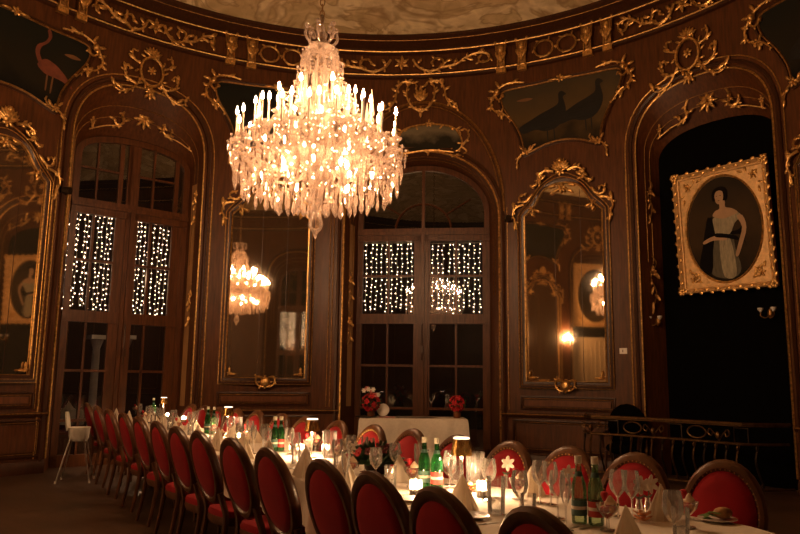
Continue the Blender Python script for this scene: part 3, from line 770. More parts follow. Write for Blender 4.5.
# ---- frieze: consoles in pairs and running scrolls between them
def console(s):
    at = W(s, 6.98, 0); r = empty('frieze_console', at); mp = wall_map(s, 0)
    mb = MB()
    w0, w1 = .105, .07
    mb.grid([[mp(-w0, 7.42, .02), mp(-w0, 7.42, .12), mp(w0, 7.42, .12), mp(w0, 7.42, .02)], [mp(-w1-.01, 7.25, .02), mp(-w1-.01, 7.25, .14), mp(w1+.01, 7.25, .14), mp(w1+.01, 7.25, .02)], [mp(-w1, 7.02, .02), mp(-w1, 7.02, .07), mp(w1, 7.02, .07), mp(w1, 7.02, .02)], [mp(-w1, 6.95, .02), mp(-w1, 6.95, .06), mp(w1, 6.95, .06), mp(w1, 6.95, .02)]])
    child(mb.build('bracket', M['gold_d']), r, at)
    mb = MB()
    for g in (-1, 1):
        scroll_on(mb, mp, [(g*.10, 7.44), (g*.085, 7.3), (g*.06, 7.15), (g*.065, 6.98)], .014, .014, .10)
        mb.ball(mp(g*.10, 7.46, .10), .03)
    leaf_on(mb, mp, 0, 7.03, PI/2, .34, .12, .04, .13); leaf_on(mb, mp, 0, 7.40, -PI/2, .18, .14, .04, .14); leaf_on(mb, mp, -.02, 7.1, 2.0, .2, .08, .03, .14); leaf_on(mb, mp, .02, 7.1, 1.1, .2, .08, .03, .14)
    mb.box((-.085, 6.88, .02), (.085, 6.97, .10), lambda x, y, z: mp(x, y, z))
    child(mb.build('gilt_acanthus', M['gold']), r, at)
    return r
cons = []
for grp, xs in (('pair of frieze consoles above the first window', ((61, 3), (80, 9))), ('pair of frieze consoles above the mirror between the windows', ((230, 50), (251, 54))),
                ('first pair of frieze consoles above the turkey painting', ((502, 57), (523, 55))), ('second pair of frieze consoles above the turkey painting', ((589, 42), (609, 36)))):
    for (x, y) in xs:
        s, _ = wall_sz(x, y); o = console(s)
        tag(o, 'gilded console bracket of the ' + grp.replace('pair of frieze consoles', 'frieze pair'), 'console bracket', grp)
for s_ in (-11.3, -11.6, -13.0, -13.3): tag(console(s_), 'gilded console bracket of the frieze across the hall, seen as a reflection', 'console bracket', 'frieze consoles across the hall')
def rinceau(s0, hw, label, flower=True, rings=False, wide=1.0):
    at = W(s0, 7.2, 0); r = empty('frieze_scroll', at); tag(r, label, 'wall ornament'); mp = lambda u, v, n=0: W(s0+u*wide, 7.22+v, .055+n)
    if rings:
        for g in (-1, 1):
            mb = MB()
            mb.tube([mp(g*.21+.17*math.cos(2*PI*i/16), .15*math.sin(2*PI*i/16), 0) for i in range(16)], .02, 5, closed=True)
            for i in range(6): leaf_on(mb, mp, g*.21+.17*math.cos(i), .15*math.sin(i), i*1.4, .1, .045, .018, 0)
            child(mb.build('ring', M['gold']), r, at)
        return
    for g in (-1, 1):
        mb = MB()
        scroll_on(mb, mp, [(g*.14, .08), (g*.22, -.08), (g*.36, -.16), (g*.5, -.10), (g*.52, .04), (g*.42, .08), (g*.38, 0)], .034, .022, 0)
        scroll_on(mb, mp, [(g*.5, -.1), (g*.68, -.06), (g*.82, .06), (g*.96, .12), (g*min(1.1, hw), .06), (g*min(1.08, hw-.02), -.06), (g*.98, -.06), (g*.97, .02)], .034, .022, 0)
        for (u, v, a, L) in ((.3, -.13, -30, .15), (.46, -.12, 40, .14), (.66, -.07, 70, .14), (.8, .05, -20, .16), (.95, .12, 30, .14), (.2, 0, 50, .12), (.55, .02, 10, .13)):
            if u < hw: leaf_on(mb, mp, g*u, v, math.radians(a) if g > 0 else PI-math.radians(a), L*1.15, .075, .025, 0)
        child(mb.build('leafy_scroll', M['gold']), r, at)
    mb = MB(); flower_on(mb, mp, 0, .02, .12, 6, 0)
    for i in range(6): leaf_on(mb, mp, 0, .02, 2*PI*i/6+.5, .17, .06, .02, 0)
    child(mb.build('rosette', M['gold']), r, at)
for x, y, hw, lb in ((155, 28, 1.02, 'gilded leafy frieze scroll above the first string-lit window'), (402, 62, 1.25, 'gilded leafy frieze scroll above the middle window'), (684, 6, 1.2, 'gilded leafy frieze scroll above the portrait niche')):
    rinceau(wall_sz(x, y)[0], hw, lb, wide=1.5 if x == 402 else 1.0)
for x, y, lb in ((281, 55, 'pair of linked gilded frieze rings above the mirror between the windows'), (556, 46, 'pair of linked gilded frieze rings above the turkey painting')):
    rinceau(wall_sz(x, y)[0], .4, lb, rings=True)

# ---- reveal ornaments on the splays: gilt drops beside the windows and the niche
def drop(P, F, label, m='gold', big=1):
    """A hanging gilt trophy on a reveal, about half a metre long, running down from P."""
    r = empty('gilded_drop', P); tag(r, label, 'wall ornament'); mp = lambda u, v, n=0: P+F.t*u+V((0, 0, v))+F.n*n
    mb = MB()
    flower_on(mb, mp, 0, 0, .07*big)
    for i in range(7): leaf_on(mb, mp, .02*math.sin(i*2.1), .1*big-i*.09*big, -PI/2+.7*math.sin(i*1.9), .14*big, .06*big, .02)
    scroll_on(mb, mp, [(0, .2*big), (.05*big, .1*big), (-.03*big, -.05*big), (.04*big, -.25*big), (-.02*big, -.45*big)], .014, .010)
    child(mb.build('leaf_drop', M[m]), r, P)
def splay_pt(s, z, F, u, q): return W(s, z, 0).lerp(F(u, z, 0), q)
for z, lb in ((2.95, 'upper'), (2.2, 'lower')):
    drop(splay_pt(.78-1.40, z+.2, F2, c2-h2, .5)+F2.n*.02, F2, lb+' gilded leaf drop on the jamb of the middle window')
drop(splay_pt(-4.22+1.08, 4.5, F1, c1+h1, .5)+F1.n*.03, F1, 'upper gilded leaf drop on the jamb of the first window'); drop(splay_pt(-4.22+1.08, 2.75, F1, c1+h1, .5)+F1.n*.03, F1, 'lower gilded leaf drop on the jamb of the first window')
drop(splay_pt(5.68-1.1, 4.4, F4, -.94, .6)+F4.n*.03, F4, 'upper dull gilt drop on the jamb of the portrait niche', 'gold_d'); drop(splay_pt(5.68-1.1, 3.1, F4, -.94, .6)+F4.n*.03, F4, 'lower dull gilt drop on the jamb of the portrait niche', 'gold_d', 1.3)
# wider gilt board on the middle window's jamb
mb = MB(); mb.grid([[splay_pt(.78-1.40, z, F2, c2-h2, q)+F2.n*.012 for q in (.42, .75)] for z in (.9, 2.5, 4.2)]); tag(mb.build('trim_15', M['gilt_board'], smooth=False), kind='structure')
mb = MB(); mb.grid([[splay_pt(-4.22+1.08, z, F1, c1+h1, q)+F1.n*.012 for q in (.42, .75)] for z in (.9, 2.5, 4.7)]); tag(mb.build('trim_16', M['gilt_board'], smooth=False), kind='structure')

# ---- two little wall sconces on the niche jambs, unlit, and small fittings
def sconce(P, F, label):
    r = empty('wall_sconce', P); tag(r, label, 'sconce'); mp = lambda u, v, n=0: P+F.t*u+V((0, 0, v))+F.n*n
    mb = MB(); mb.ell(P, F.t*.035, F.n*.015, (0, 0, .07), 8, 5); child(mb.build('back_plate', M['gold_d']), r, P)
    for g in (-1, 1):
        mb = MB(); mb.tube([mp(*p) for p in smooth([(0, -.02, .01), (g*.04, -.06, .05), (g*.09, -.03, .08), (g*.09, .02, .08)], 4)], .008, 6); child(mb.build('arm', M['gold_d']), r, P)
        mb = MB(); c = mp(g*.09, .02, .08); mb.lathe([(.008, 0), (.035, .03), (.04, .06), (.03, .06), (.01, .02)], 10, c); child(mb.build('glass_cup', M['porc']), r, P)
sconce(splay_pt(5.68-1.1, F4.px(652, 323)[1], F4, -.94, .7)+F4.n*.05, F4, 'small two-cup wall sconce on the inner jamb of the portrait niche, nearer the mirror')
sconce(F4(F4.px(775, 314)[0]-.02, F4.px(775, 314)[1], .10), F4, 'small two-cup wall sconce on the niche jamb below the portrait, farther from the mirror')
s, z = wall_sz(623.5, 351); mb = MB(); mp = wall_map(s, z); mb.box((-.06, -.045, 0), (.06, .045, .012), lambda x, y, z: mp(x, y, z)); o = mb.build('notice_plate', M['porc'], smooth=False, loc=W(s, z))
tag(o, 'small white plate on the panelling between mirror and portrait niche', 'notice'); mb = MB(); mb.box((-.012, -.02, .012), (.0, .02, .014), lambda x, y, z: mp(x, y, z)); child(mb.build('printed_mark', M['wood_l'], smooth=False), o, W(s, z)); 
for (x, y), lb in (((506.5, 219), 'small black spotlight on the panelling beside the middle window'), ((61.5, 190), 'small black spotlight on the panelling beside the first window')):
    s, z = wall_sz(x, y); P = W(s, z, .0); r = empty('spotlight', P); tag(r, lb, 'spotlight'); mp = wall_map(s, z)
    mb = MB(); mb.box((-.03, -.05, 0), (.03, .05, .03), lambda x, y, z: mp(x, y, z)); child(mb.build('bracket', M['black'], smooth=False), r, P)
    mb = MB(); a = mp(0, 0, .03); b = mp(.07, -.02, .14); d = (b-a); mb.tube([a+d*.0, a+d*.1, a+d*.5, a+d], [.03, .055, .06, .06], 10); child(mb.build('lamp_head', M['iron']), r, P)
# ================================================================== light curtains behind the upper panes
def light_curtain(F, a, b, v0, v1, label, seed, n=-.10):
    rnd = random.Random(seed); at = F((a+b)/2, v1, n); r = empty('light_curtain', at); tag(r, label, 'string lights', 'string light curtains in the windows')
    mb = MB(); mb.tube([F(a, v1, n), F(b, v1, n)], .006, 4); child(mb.build('header_wire', M['wire']), r, at)
    k = 10
    for i in range(k):
        u = a+(b-a)*(i+.5)/k+rnd.uniform(-.015, .015); L = (v1-v0)*rnd.uniform(.93, 1.05)
        mb = MB(); mb.tube([F(u+.008*math.sin(q*2.3+i), v1-L*q/10, n) for q in range(11)], .0035, 4); s = child(mb.build('strand', M['wire']), r, at)
        mb = MB(); m = int(L/.082)
        for j in range(m):
            mb.ball(F(u+rnd.uniform(-.022, .022), v1-L*(j+.5)/m+rnd.uniform(-.02, .02), n+.01), rnd.uniform(.008, .0125), 6, 4)
        o = mb.build('bulbs', M['string']); o.parent = s; o['kind'] = 'stuff'
    return r
light_curtain(F1, LEAF1[0][0]-.0, LEAF1[0][1]+.0, F1.px(90, 314)[1], F1.px(90, 212)[1], 'warm string lights behind the outer upper panes of the first window', 1)
light_curtain(F1, LEAF1[1][0]-.0, LEAF1[1][1]+.0, F1.px(148, 317)[1], F1.px(148, 219)[1], 'warm string lights behind the upper panes of the first window, nearer the mirror', 2)
light_curtain(F2, LEAF2[0][0]-.0, LEAF2[0][1]+.0, F2.px(388, 312)[1], F2.px(388, 242)[1], 'warm string lights in the middle window, leaf under the chandelier', 3)
light_curtain(F2, LEAF2[1][0]-.0, LEAF2[1][1]+.0, F2.px(456, 312)[1], F2.px(456, 242)[1], 'warm string lights in the middle window, leaf away from the chandelier', 4)
for j, (a, b) in enumerate(LEAF3): light_curtain(F3, a+.02, b-.02, 2.5, 3.85, 'string lights of the window across the hall, seen only in the mirror', 5+j)
# garden columns outside the first window
for px, lb in ((97, 'pale stone column outside the first window, behind its outer leaf'), (126, 'pale stone column outside the first window, behind its inner leaf')):
    G = Flat(-4.30, -1.6); u, v = G.px(px, 341); P = G(u, .02); r = empty('garden_column', P); tag(r, lb, 'column')
    zt = v+.10
    mb = MB(); mb.lathe([(.12, 0), (.12, .1), (.09, .14), (.07, .18), (.06, zt-.26), (.07, zt-.22)], 14, P); child(mb.build('shaft', M['stone']), r, P)
    mb = MB(); mb.lathe([(.07, zt-.22), (.09, zt-.16), (.115, zt-.08), (.115, zt-.07)], 14, P); mb.box((u-.135, zt-.07, -.135), (u+.135, zt, .135), lambda x, y, z: G(x, y, z)); child(mb.build('capital', M['stone'], smooth=False), r, P)

# ================================================================== oval portrait in its gilt frame
def portrait(F, cu, cv, hw, hh, n0, tilt, label, lady):
    T_ = math.tan(tilt)
    mp = lambda u, v, n=0: F(cu+u, cv+v, n0+n+(v+hh)*T_)
    at = mp(0, -hh, 0); r = empty('framed_portrait', at); tag(r, label, 'painting')
    E_ = [(.80*hw*math.cos(2*PI*i/48), .86*hh*math.sin(2*PI*i/48)) for i in range(48)]
    def rect(hx, hy): # 48 points round a rectangle, matched to the ellipse by angle
        out = []
        for i in range(48):
            c, s = math.cos(2*PI*i/48), math.sin(2*PI*i/48); k = min(1/abs(c) if abs(c) > 1e-6 else 9, 1/abs(s) if abs(s) > 1e-6 else 9)
            out.append((hx*c*k, hy*s*k))
        return out
    mb = MB(); mb.grid([[mp(*p, .03) for p in rect(hw*.9, hh*.92)], [mp(*p, .03) for p in E_], [mp(u*.985, v*.985, .0) for u, v in E_]], close_u=True)
    child(mb.build('spandrel_mat', M['gold_f']), r, at)
    mb = MB(); S = lambda t, n: [mp(*p, n) for p in rect(hw*t, hh*(1-(1-t)*hw/hh))]
    mb.grid([S(.88, .03), S(.89, .055), S(.91, .06), S(.925, .045), S(.95, .07), S(.98, .10), S(1.0, .085), S(1.0, 0)], close_u=True)
    child(mb.build('gilt_frame', M['gold_f']), r, at)
    mb = MB()
    for side in range(4):
        L = hh if side % 2 else hw; k = int(2*L/.085)
        for i in range(k):
            t = -L+2*L*(i+.5)/k
            u, v = ((t, hh*.985), (hw*.98, t), (t, -hh*.985), (-hw*.98, t))[side]
            leaf_on(mb, mp, u, v, (0 if side % 2 == 0 else PI/2)+.5*(-1)**i, .085, .06, .012, .086)
    for gx in (-1, 1):
        for gy in (-1, 1):
            for q in range(6):
                leaf_on(mb, mp, gx*hw*.96, gy*hh*.97, q*1.05, .075, .07, .02, .095)
            flower_on(mb, mp, gx*hw*.70, gy*hh*.77, .08, 5, .035)
            for (a, b, an, L) in ((.0, 0, 45, .14), (-.08, .05, 100, .14), (.07, -.1, -20, .14), (-.12, .07, 160, .12), (.08, -.16, -80, .12)):
                leaf_on(mb, mp, gx*(hw*.68+a), gy*(hh*.76+b), math.radians(an) if gx*gy > 0 else PI-math.radians(an), L, .05, .02, .03)
    child(mb.build('carved_leaves', M['gold']), r, at)
    mb = MB(); mb.tube([mp(u*1.01, v*1.01, .035) for u, v in E_], .014, 5, closed=True); child(mb.build('oval_bead', M['gold']), r, at)
    mb = MB(); poly(mb, mp, E_, .004); child(mb.build('canvas', M['cv_port'], smooth=False), r, at)
    if lady:
        X = hw/.72; Y = hh/.92
        lay = [('painted_skirt', 'p_gown', [(-.16, -.05), (-.20, -.30), (-.24, -.62), (-.10, -.74), (.10, -.75), (.20, -.62), (.14, -.30), (.10, -.06)]),
               ('painted_skirt_light', 'p_gown_l', [(-.06, -.08), (-.08, -.4), (-.04, -.73), (.12, -.73), (.12, -.4), (.06, -.08)]),
               ('painted_shawl', 'p_dark', [(-.22, .26), (-.10, .12), (.06, -.06), (.24, -.10), (.30, -.30), (.26, -.12), (.30, .10), (.22, .0), (.10, -.02), (-.06, .04), (-.18, -.14), (-.28, -.10)]),
               ('painted_cloak', 'p_dark', [(-.16, .26), (-.26, .10), (-.32, -.18), (-.40, -.60), (-.22, -.64), (-.18, -.30), (-.14, -.04)]),
               ('painted_bodice', 'p_gown_l', [(-.13, .24), (-.14, .10), (-.10, -.06), (.08, -.06), (.16, .10), (.26, .20), (.18, .28), (.06, .22)]),
               ('painted_shoulders', 'p_skin', [(-.14, .26), (-.10, .34), (-.035, .37), (-.03, .48), (.05, .48), (.05, .38), (.14, .34), (.22, .26), (.12, .22), (0, .20)]),
               ('painted_arm', 'p_skin', [(.20, .20), (.26, .02), (.20, -.20), (.14, -.40), (.18, -.42), (.25, -.24), (.32, .0), (.28, .20)]),
               ('painted_forearm', 'p_skin', [(-.30, -.12), (-.14, -.06), (.02, -.10), (.02, -.15), (-.16, -.13), (-.30, -.17)]),
               ('painted_hair', 'p_hair', [(-.12, .50), (-.13, .62), (-.08, .70), (.02, .72), (.09, .66), (.09, .54), (.06, .48), (-.06, .52)]),
               ('painted_face', 'p_skin', [(-.085, .52), (-.09, .58), (-.07, .64), (-.02, .66), (.03, .63), (.035, .54), (.01, .47), (-.04, .44), (-.075, .47)]),
               ('painted_bow', 'p_dark', [(-.10, -.02), (.16, -.10), (.20, -.18), (.04, -.12), (-.12, -.08)])]
        for i, (nm, mk, P) in enumerate(lay):
            mb = MB(); poly(mb, mp, [(u*X*1.06, v*Y*.93-.035) for u, v in smooth(P, 3, True)], .006+.0012*i); child(mb.build(nm, M[mk], smooth=False), r, at)
        mb = MB()
        for u in (-.062, -.005): mb.ell(mp(u*X*1.06, .575*Y*.93-.035, .0195), F.t*.012, F.n*.001, (0, 0, .005), 6, 4)
        mb.ell(mp(-.035*X*1.06, .495*Y*.93-.035, .0195), F.t*.018, F.n*.001, (0, 0, .005), 6, 4); child(mb.build('painted_features', M['p_hair'], smooth=False), r, at)
    return r
M['cv_port'] = canvas_mat('portrait canvas', (.016, .013, .010), (.010, .008, .005), 2.6, 4.7, (.050, .030, .014), 1.2)
M['p_gown'] = mat('gown paint', (.085, .074, .046), .7, var=.3, scale=9, stretch=(4, 4, 1)); M['p_gown_l'] = mat('pale gown paint', (.30, .26, .17), .7, var=.3, scale=9, stretch=(4, 4, 1))
M['p_dark'] = mat('dark shawl paint', (.005, .004, .004), .8, spec=.1); M['p_skin'] = mat('flesh paint', (.40, .25, .14), .7, var=.12, scale=9); M['p_hair'] = mat('dark hair paint', (.006, .004, .003), .8, spec=.1)
FP = Flat(5.68, -.18)
TLp, TRp, BRp, BLp = FP.px(673, 178), FP.px(765, 158), FP.px(779, 284), FP.px(682, 295)
pcu = (TLp[0]+TRp[0]+BRp[0]+BLp[0])/4; pcv = (TLp[1]+TRp[1]+BRp[1]+BLp[1])/4
phw = (TRp[0]-TLp[0]+BRp[0]-BLp[0])/4; phh = (TLp[1]-BLp[1]+TRp[1]-BRp[1])/4
print('portrait', TLp, TRp, BRp, BLp)
portrait(FP, pcu, pcv, phw, phh, -.10, math.radians(3), 'oval portrait of a lady in a pale gown in a square gilt frame', True)
portrait(Flat(-14.5, -.3), 0, 4.35, .86, 1.08, 0, math.radians(3), 'second gilt-framed oval portrait across the hall, seen only in the mirror', False)
# lit three-candle wall sconces on the far flank of the hall; one is the glow in the mirror beside the niche
def lit_sconce(s0, z0, label):
    P = W(s0, z0, .02); r = empty('wall_sconce', P); tag(r, label, 'sconce', 'lit wall sconces across the hall'); mp = wall_map(s0, z0, .02)
    mb = MB(); t = mp(.03, 0, 0)-mp(0, 0, 0); mb.ell(P, t, (mp(0, 0, .015)-P), (0, 0, .13), 8, 5); child(mb.build('back_plate', M['gold']), r, P)
    for g, h, d in ((-1, 0, .12), (0, .08, .16), (1, 0, .12)):
        mb = MB(); mb.tube([mp(*p) for p in smooth([(0, -.05, .01), (g*.07, -.12+h, d*.6), (g*.13, -.05+h, d), (g*.13, h, d)], 4)], .009, 6); child(mb.build('arm', M['gold']), r, P)
        mb = MB(); mb.lathe([(.03, -.01), (.035, .0), (.013, .0), (.013, .10)], 8, mp(g*.13, h, d), cap=True); cd = child(mb.build('candle_tube', M['candle']), r, P)
        mb = MB(); mb.lathe([(.006, 0), (.017, .016), (.020, .034), (.013, .062), (.002, .09)], 8, mp(g*.13, h+.10, d)); o = mb.build('bulb', M['sconce']); o.parent = cd
for s0, z0, lb in ((-13.08, 2.66, 'lit three-candle sconce across the hall, the glow in the mirror beside the niche'), (-10.9, 2.66, 'lit three-candle sconce on the hall flank beside the mirror out of view')):
    lit_sconce(s0, z0, lb)

# ================================================================== wrought iron balustrade before the niche, and the dark armchair behind it
def balustrade():
    at = W(5.3, 0, .55); r = empty('iron_balustrade', at); tag(r, 'low bombe wrought iron balustrade in front of the portrait niche', 'balustrade')
    sa, sb = 3.62, 6.72
    def plan(q, out=0):   # q 0..1 along; returns to the wall at both ends
        s = sa+(sb-sa)*q; e = min(q, 1-q)/.10; n = .55*min(1, max(0, e))**.5 if e < 1 else .55
        return s, n+out
    def rail(z, rad, out, nm, m='iron_g'):
        mb = MB(); mb.tube([W(plan(i/40)[0], z, plan(i/40)[1]+out) for i in range(41)], rad, 6); child(mb.build(nm, M[m]), r, at)
    rail(.87, .022, 0, 'top_rail'); rail(.845, .010, .02, 'top_bead'); rail(.62, .018, .05, 'middle_rail'); rail(.06, .018, .0, 'bottom_rail')
    prof = [(.60, .05), (.52, .10), (.40, .13), (.26, .08), (.14, .02), (.07, 0)]
    k = 17
    for i in range(k):
        q = .05+.9*i/(k-1); s, n = plan(q)
        mb = MB(); P = smooth(prof, 3); mb.tube([W(s, z, n+o) for z, o in P], [.009+.006*math.sin(PI*j/(len(P)-1)) for j in range(len(P))], 6)
        mb.ell(W(s, .57, n+.09), (.022, 0, 0), (0, .022, 0), (0, 0, .04), 6, 5); mb.ell(W(s, .12, n+.02), (.02, 0, 0), (0, .02, 0), (0, 0, .03), 6, 4)
        child(mb.build('baluster', M['iron_g'] if i % 2 else M['iron']), r, at)
    for i in range(8):
        q = .10+.8*i/7; s, n = plan(q); mb = MB()
        if i % 3 == 2:
            mb.tube([W(s+.15*math.cos(2*PI*j/20), .735+.08*math.sin(2*PI*j/20), n+.03) for j in range(20)], .011, 5, closed=True)
            child(mb.build('oval_ring', M['iron_g']), r, at)
        elif i % 3 == 0:
            for g in (-1, 1):
                P = smooth([(0, .64), (g*.05, .71), (g*.14, .79), (g*.17, .73), (g*.12, .70), (g*.10, .74)], 4); mb.tube([W(s+a, b, n+.03) for a, b in P], .010, 5)
            mb.ell(W(s, .71, n+.05), (.035, 0, 0), (0, .035, 0), (0, 0, .05), 7, 5); child(mb.build('scroll_motif', M['iron_g']), r, at)
        else:
            mb.tube([W(s-.11, .64, n+.03), W(s-.11, .82, n+.03), W(s+.11, .82, n+.03), W(s+.11, .64, n+.03)], .010, 5); child(mb.build('square_motif', M['iron']), r, at)
balustrade()
a, _ = wall_sz(624, 408); P = W(a+.10, 0, .27); rz = math.atan2(-(W(a, 0, 1)-W(a, 0, 0)).x, (W(a, 0, 1)-W(a, 0, 0)).y)
r = empty('dark_armchair', P, rz); tag(r, 'dark round-backed armchair behind the iron balustrade', 'armchair')
mb2 = MB(); mb2.ell((0, -.15, .70), (.32, 0, 0), (0, .06, 0), (0, 0, .36), 16, 10); mb2.build('backrest', M['black'], r)
mb = MB(); mb.ell((0, .0, .40), (.29, 0, 0), (0, .18, 0), (0, 0, .10), 14, 8); mb.build('seat', M['black'], r)
for g in (-1, 1):
    mb = MB(); mb.tube(smooth([(g*.29, -.13, .62), (g*.30, .0, .62), (g*.29, .13, .58), (g*.27, .14, .40)], 4), .025, 6); mb.build('armrest', M['wood_d'], r)
    for y in (-.15, .14):
        mb = MB(); mb.tube([(g*.23, y, .36), (g*.24, y, 0)], [.025, .016], 6); mb.build('leg', M['wood_d'], r)

# ================================================================== the chandelier
CHY = 6.6
def cz(y): return on_y(318, y, CHY).z
chx = on_y(318, 150, CHY).x
CH = V((chx, CHY, cz(233)))
K = 1/96.0*1.0          # about one metre in 96 pixels at the chandelier
ch = empty('crystal_chandelier', CH); tag(ch, 'huge cut crystal chandelier with electric candles hanging over the table', 'chandelier')
def ck(mb, nm, m, par=None, **kw):
    o = mb.build(nm, m, **kw); o.parent = par or ch
    if not par: o.matrix_parent_inverse = Matrix.Translation(-CH)
    return o
CS = .84
def cp(r, a, z):
    r *= CS; return V((chx+r*math.cos(a), CHY+r*math.sin(a), z))
zT = cz(14); zB = cz(233); Hc = zT-zB
print('chandelier z', zB, zT)
Z = lambda y: cz(y)
mb = MB(); zc = Z(20)
k = 0
while zc < 8.36:
    c = V((chx, CHY, zc)); ax = V((1, 0, 0)) if k % 2 else V((0, 1, 0))
    mb.tube([c+ax*.022*math.cos(2*PI*i/10)+V((0, 0, .04*math.sin(2*PI*i/10))) for i in range(10)], .006, 5, closed=True); zc += .062; k += 1
ck(mb, 'chain', M['gold_d'])
mb = MB(); mb.lathe([(.02, 8.3), (.12, 8.36), (.14, 8.40)], 14, (chx, CHY, 0), cap=True); ck(mb, 'ceiling_rose', M['gold_d'])
cry = M['crystal']
mb = MB(); mb.lathe([(.008, Z(14)), (.03, Z(18)), (.02, Z(24)), (.045, Z(30)), (.03, Z(40)), (.05, Z(46)), (.02, Z(52)), (.06, Z(62)), (.10, Z(78)), (.06, Z(90)), (.13, Z(110)), (.16, Z(130)), (.08, Z(150)), (.18, Z(165)), (.10, Z(185)), (.05, Z(200)), (.03, Z(212))], 14, (chx, CHY, 0)); mb.v = [V((chx+(p.x-chx)*CS, CHY+(p.y-CHY)*CS, p.z)) for p in mb.v]; ck(mb, 'stem', cry)
mb = MB(); mb.lathe([(.02, Z(212)), (.05, Z(214)), (.075, Z(221)), (.085, Z(225)), (.07, Z(229)), (.03, Z(233)), (.02, Z(237)), (.004, Z(239))], 12, (chx, CHY, 0)); mb.v = [V((chx+(p.x-chx)*CS, CHY+(p.y-CHY)*CS, p.z)) for p in mb.v]; ck(mb, 'finial', cry)
mb = MB(); mb.lathe([(.05, Z(46)), (.16, Z(48)), (.215, Z(56)), (.22, Z(64))], 14, (chx, CHY, 0)); mb.v = [V((chx+(p.x-chx)*CS, CHY+(p.y-CHY)*CS, p.z)) for p in mb.v]; ck(mb, 'crown_dome', cry)
for y, rd in ((98, .26), (140, .42), (160, .55)):
    mb = MB(); mb.lathe([(.05, Z(y+6)), (rd*.6, Z(y+4)), (rd, Z(y)), (rd*1.05, Z(y-3))], 20, (chx, CHY, 0)); mb.v = [V((chx+(p.x-chx)*CS, CHY+(p.y-CHY)*CS, p.z)) for p in mb.v]; ck(mb, 'crystal_dish', cry)
rnd = random.Random(3)
# scrolling arms of the crown
for i in range(6):
    a = 2*PI*i/6+.4
    mb = MB(); P = smooth([(.03, Z(42)), (.12, Z(44)), (.19, Z(38)), (.17, Z(29)), (.11, Z(30)), (.12, Z(35))], 4); mb.tube([cp(r_, a, z) for r_, z in P], .014, 6)
    mb.ball(cp(.12, a, Z(34)), .024, 7, 5); mb.ball(cp(.175, a, Z(28)), .028, 7, 5); ck(mb, 'crown_scroll', cry)
# candle tiers
TIERS = ((.90, 20, 119, 150, .30), (.70, 14, 106, 138, .31), (.50, 9, 92, 122, .32))
for ti, (rd, n, yt, yb, _h) in enumerate(TIERS):
    for i in range(n):
        a = 2*PI*(i+.5*(ti % 2))/n+.11*ti; jr = rd*rnd.uniform(.95, 1.03); zb = Z(yb)+rnd.uniform(-.03, .03); h = rnd.uniform(.19, .23)
        mb = MB(); P = smooth([(.05, zb-.02), (jr*.35, zb-.22), (jr*.75, zb-.20), (jr*1.0, zb-.07), (jr, zb-.01)], 4)
        mb.tube([cp(q, a, z) for q, z in P], .013, 6); arm = ck(mb, 'arm', cry)
        c = cp(jr, a, zb); mb = MB(); mb.lathe([(.012, -.02), (.05, 0), (.062, .018), (.02, .012), (.022, .05), (.016, .06)], 10, c); ck(mb, 'drip_pan', cry, arm)
        mb = MB(); mb.lathe([(.0105, .03), (.0105, .03+h)], 8, c, cap=True); cd = ck(mb, 'candle', M['candle'])
        t = c+V((0, 0, .03+h)); mb = MB(); mb.lathe([(.005, 0), (.0125, .014), (.0145, .028), (.0095, .050), (.002, .076)], 8, t); ck(mb, 'bulb', M['bulb'], cd)
# small bulbs added inside the crystal basket to brighten the lower crystals
for i in range(12):
    a = 2*PI*i/12; c = cp(.40 if i % 2 else .62, a, Z(166 if i % 2 else 172)); mb = MB(); mb.lathe([(.012, 0), (.012, .05)], 8, c, cap=True); sk = ck(mb, 'added_inner_socket', M['candle'])
    mb = MB(); mb.lathe([(.006, 0), (.013, -.014), (.015, -.028), (.010, -.05), (.002, -.07)], 8, c); ck(mb, 'bulb', M['bulb'], sk)
# crystal spires standing between the candles
for i in range(10):
    a = 2*PI*i/10+.2; rd = .55+.12*(i % 2); z = Z(128); mb = MB(); c = cp(rd, a, z)
    mb.lathe([(.012, -.1), (.03, 0), (.012, .03), (.03, .06), (.022, .1), (.003, .30)], 6, c); ck(mb, 'crystal_spire', cry, smooth=False)
# pendants: long prisms, pear drops and kite plates
def prism(mb, c, L, w, a=0):
    L *= .86; w *= .86
    c = V(c); t = V((math.cos(a), math.sin(a), 0)); n = V((-t.y, t.x, 0))
    P = [c, c-V((0, 0, L))]
    mid = c-V((0, 0, L*.68)); up = c-V((0, 0, L*.12))
    vs = [c]+[up+t*w*.32, up+n*w*.2, up-t*w*.32, up-n*w*.2]+[mid+t*w*.5, mid+n*w*.28, mid-t*w*.5, mid-n*w*.28]+[c-V((0, 0, L))]
    fs = [(0, 1, 2), (0, 2, 3), (0, 3, 4), (0, 4, 1), (1, 5, 6, 2), (2, 6, 7, 3), (3, 7, 8, 4), (4, 8, 5, 1), (9, 6, 5), (9, 7, 6), (9, 8, 7), (9, 5, 8)]
    mb.add(vs, fs)
    mb.ball(c+V((0, 0, .016)), .013, 6, 4)
PR = interp([(0, Z(214)), (.25, Z(208)), (.5, Z(204)), (.75, Z(200)), (.92, Z(186)), (.96, Z(170))])     # lower outline of the crystal body
big = []
for i in range(30): big.append((.90+.02*(i % 2), 2*PI*i/30, Z(176)-.02*(i % 3), .18, .075))
for i in range(26): big.append((.80, 2*PI*i/26+.1, Z(186)-.02*(i % 2), .19, .08))
for i in range(20): big.append((.62, 2*PI*i/20+.05, Z(190)-.02*(i % 2), .18, .07))
for i in range(14): big.append((.40, 2*PI*i/14, Z(195), .17, .065))
for i in range(10): big.append((.22, 2*PI*i/10, Z(199), .15, .055))
for (rd, a, z, L, w) in big[:100]:
    mb = MB(); prism(mb, cp(rd, a, z), L, w, a+PI/2+rnd.uniform(-.5, .5)); ck(mb, 'crystal_pendant', cry, smooth=False)
mb = MB()
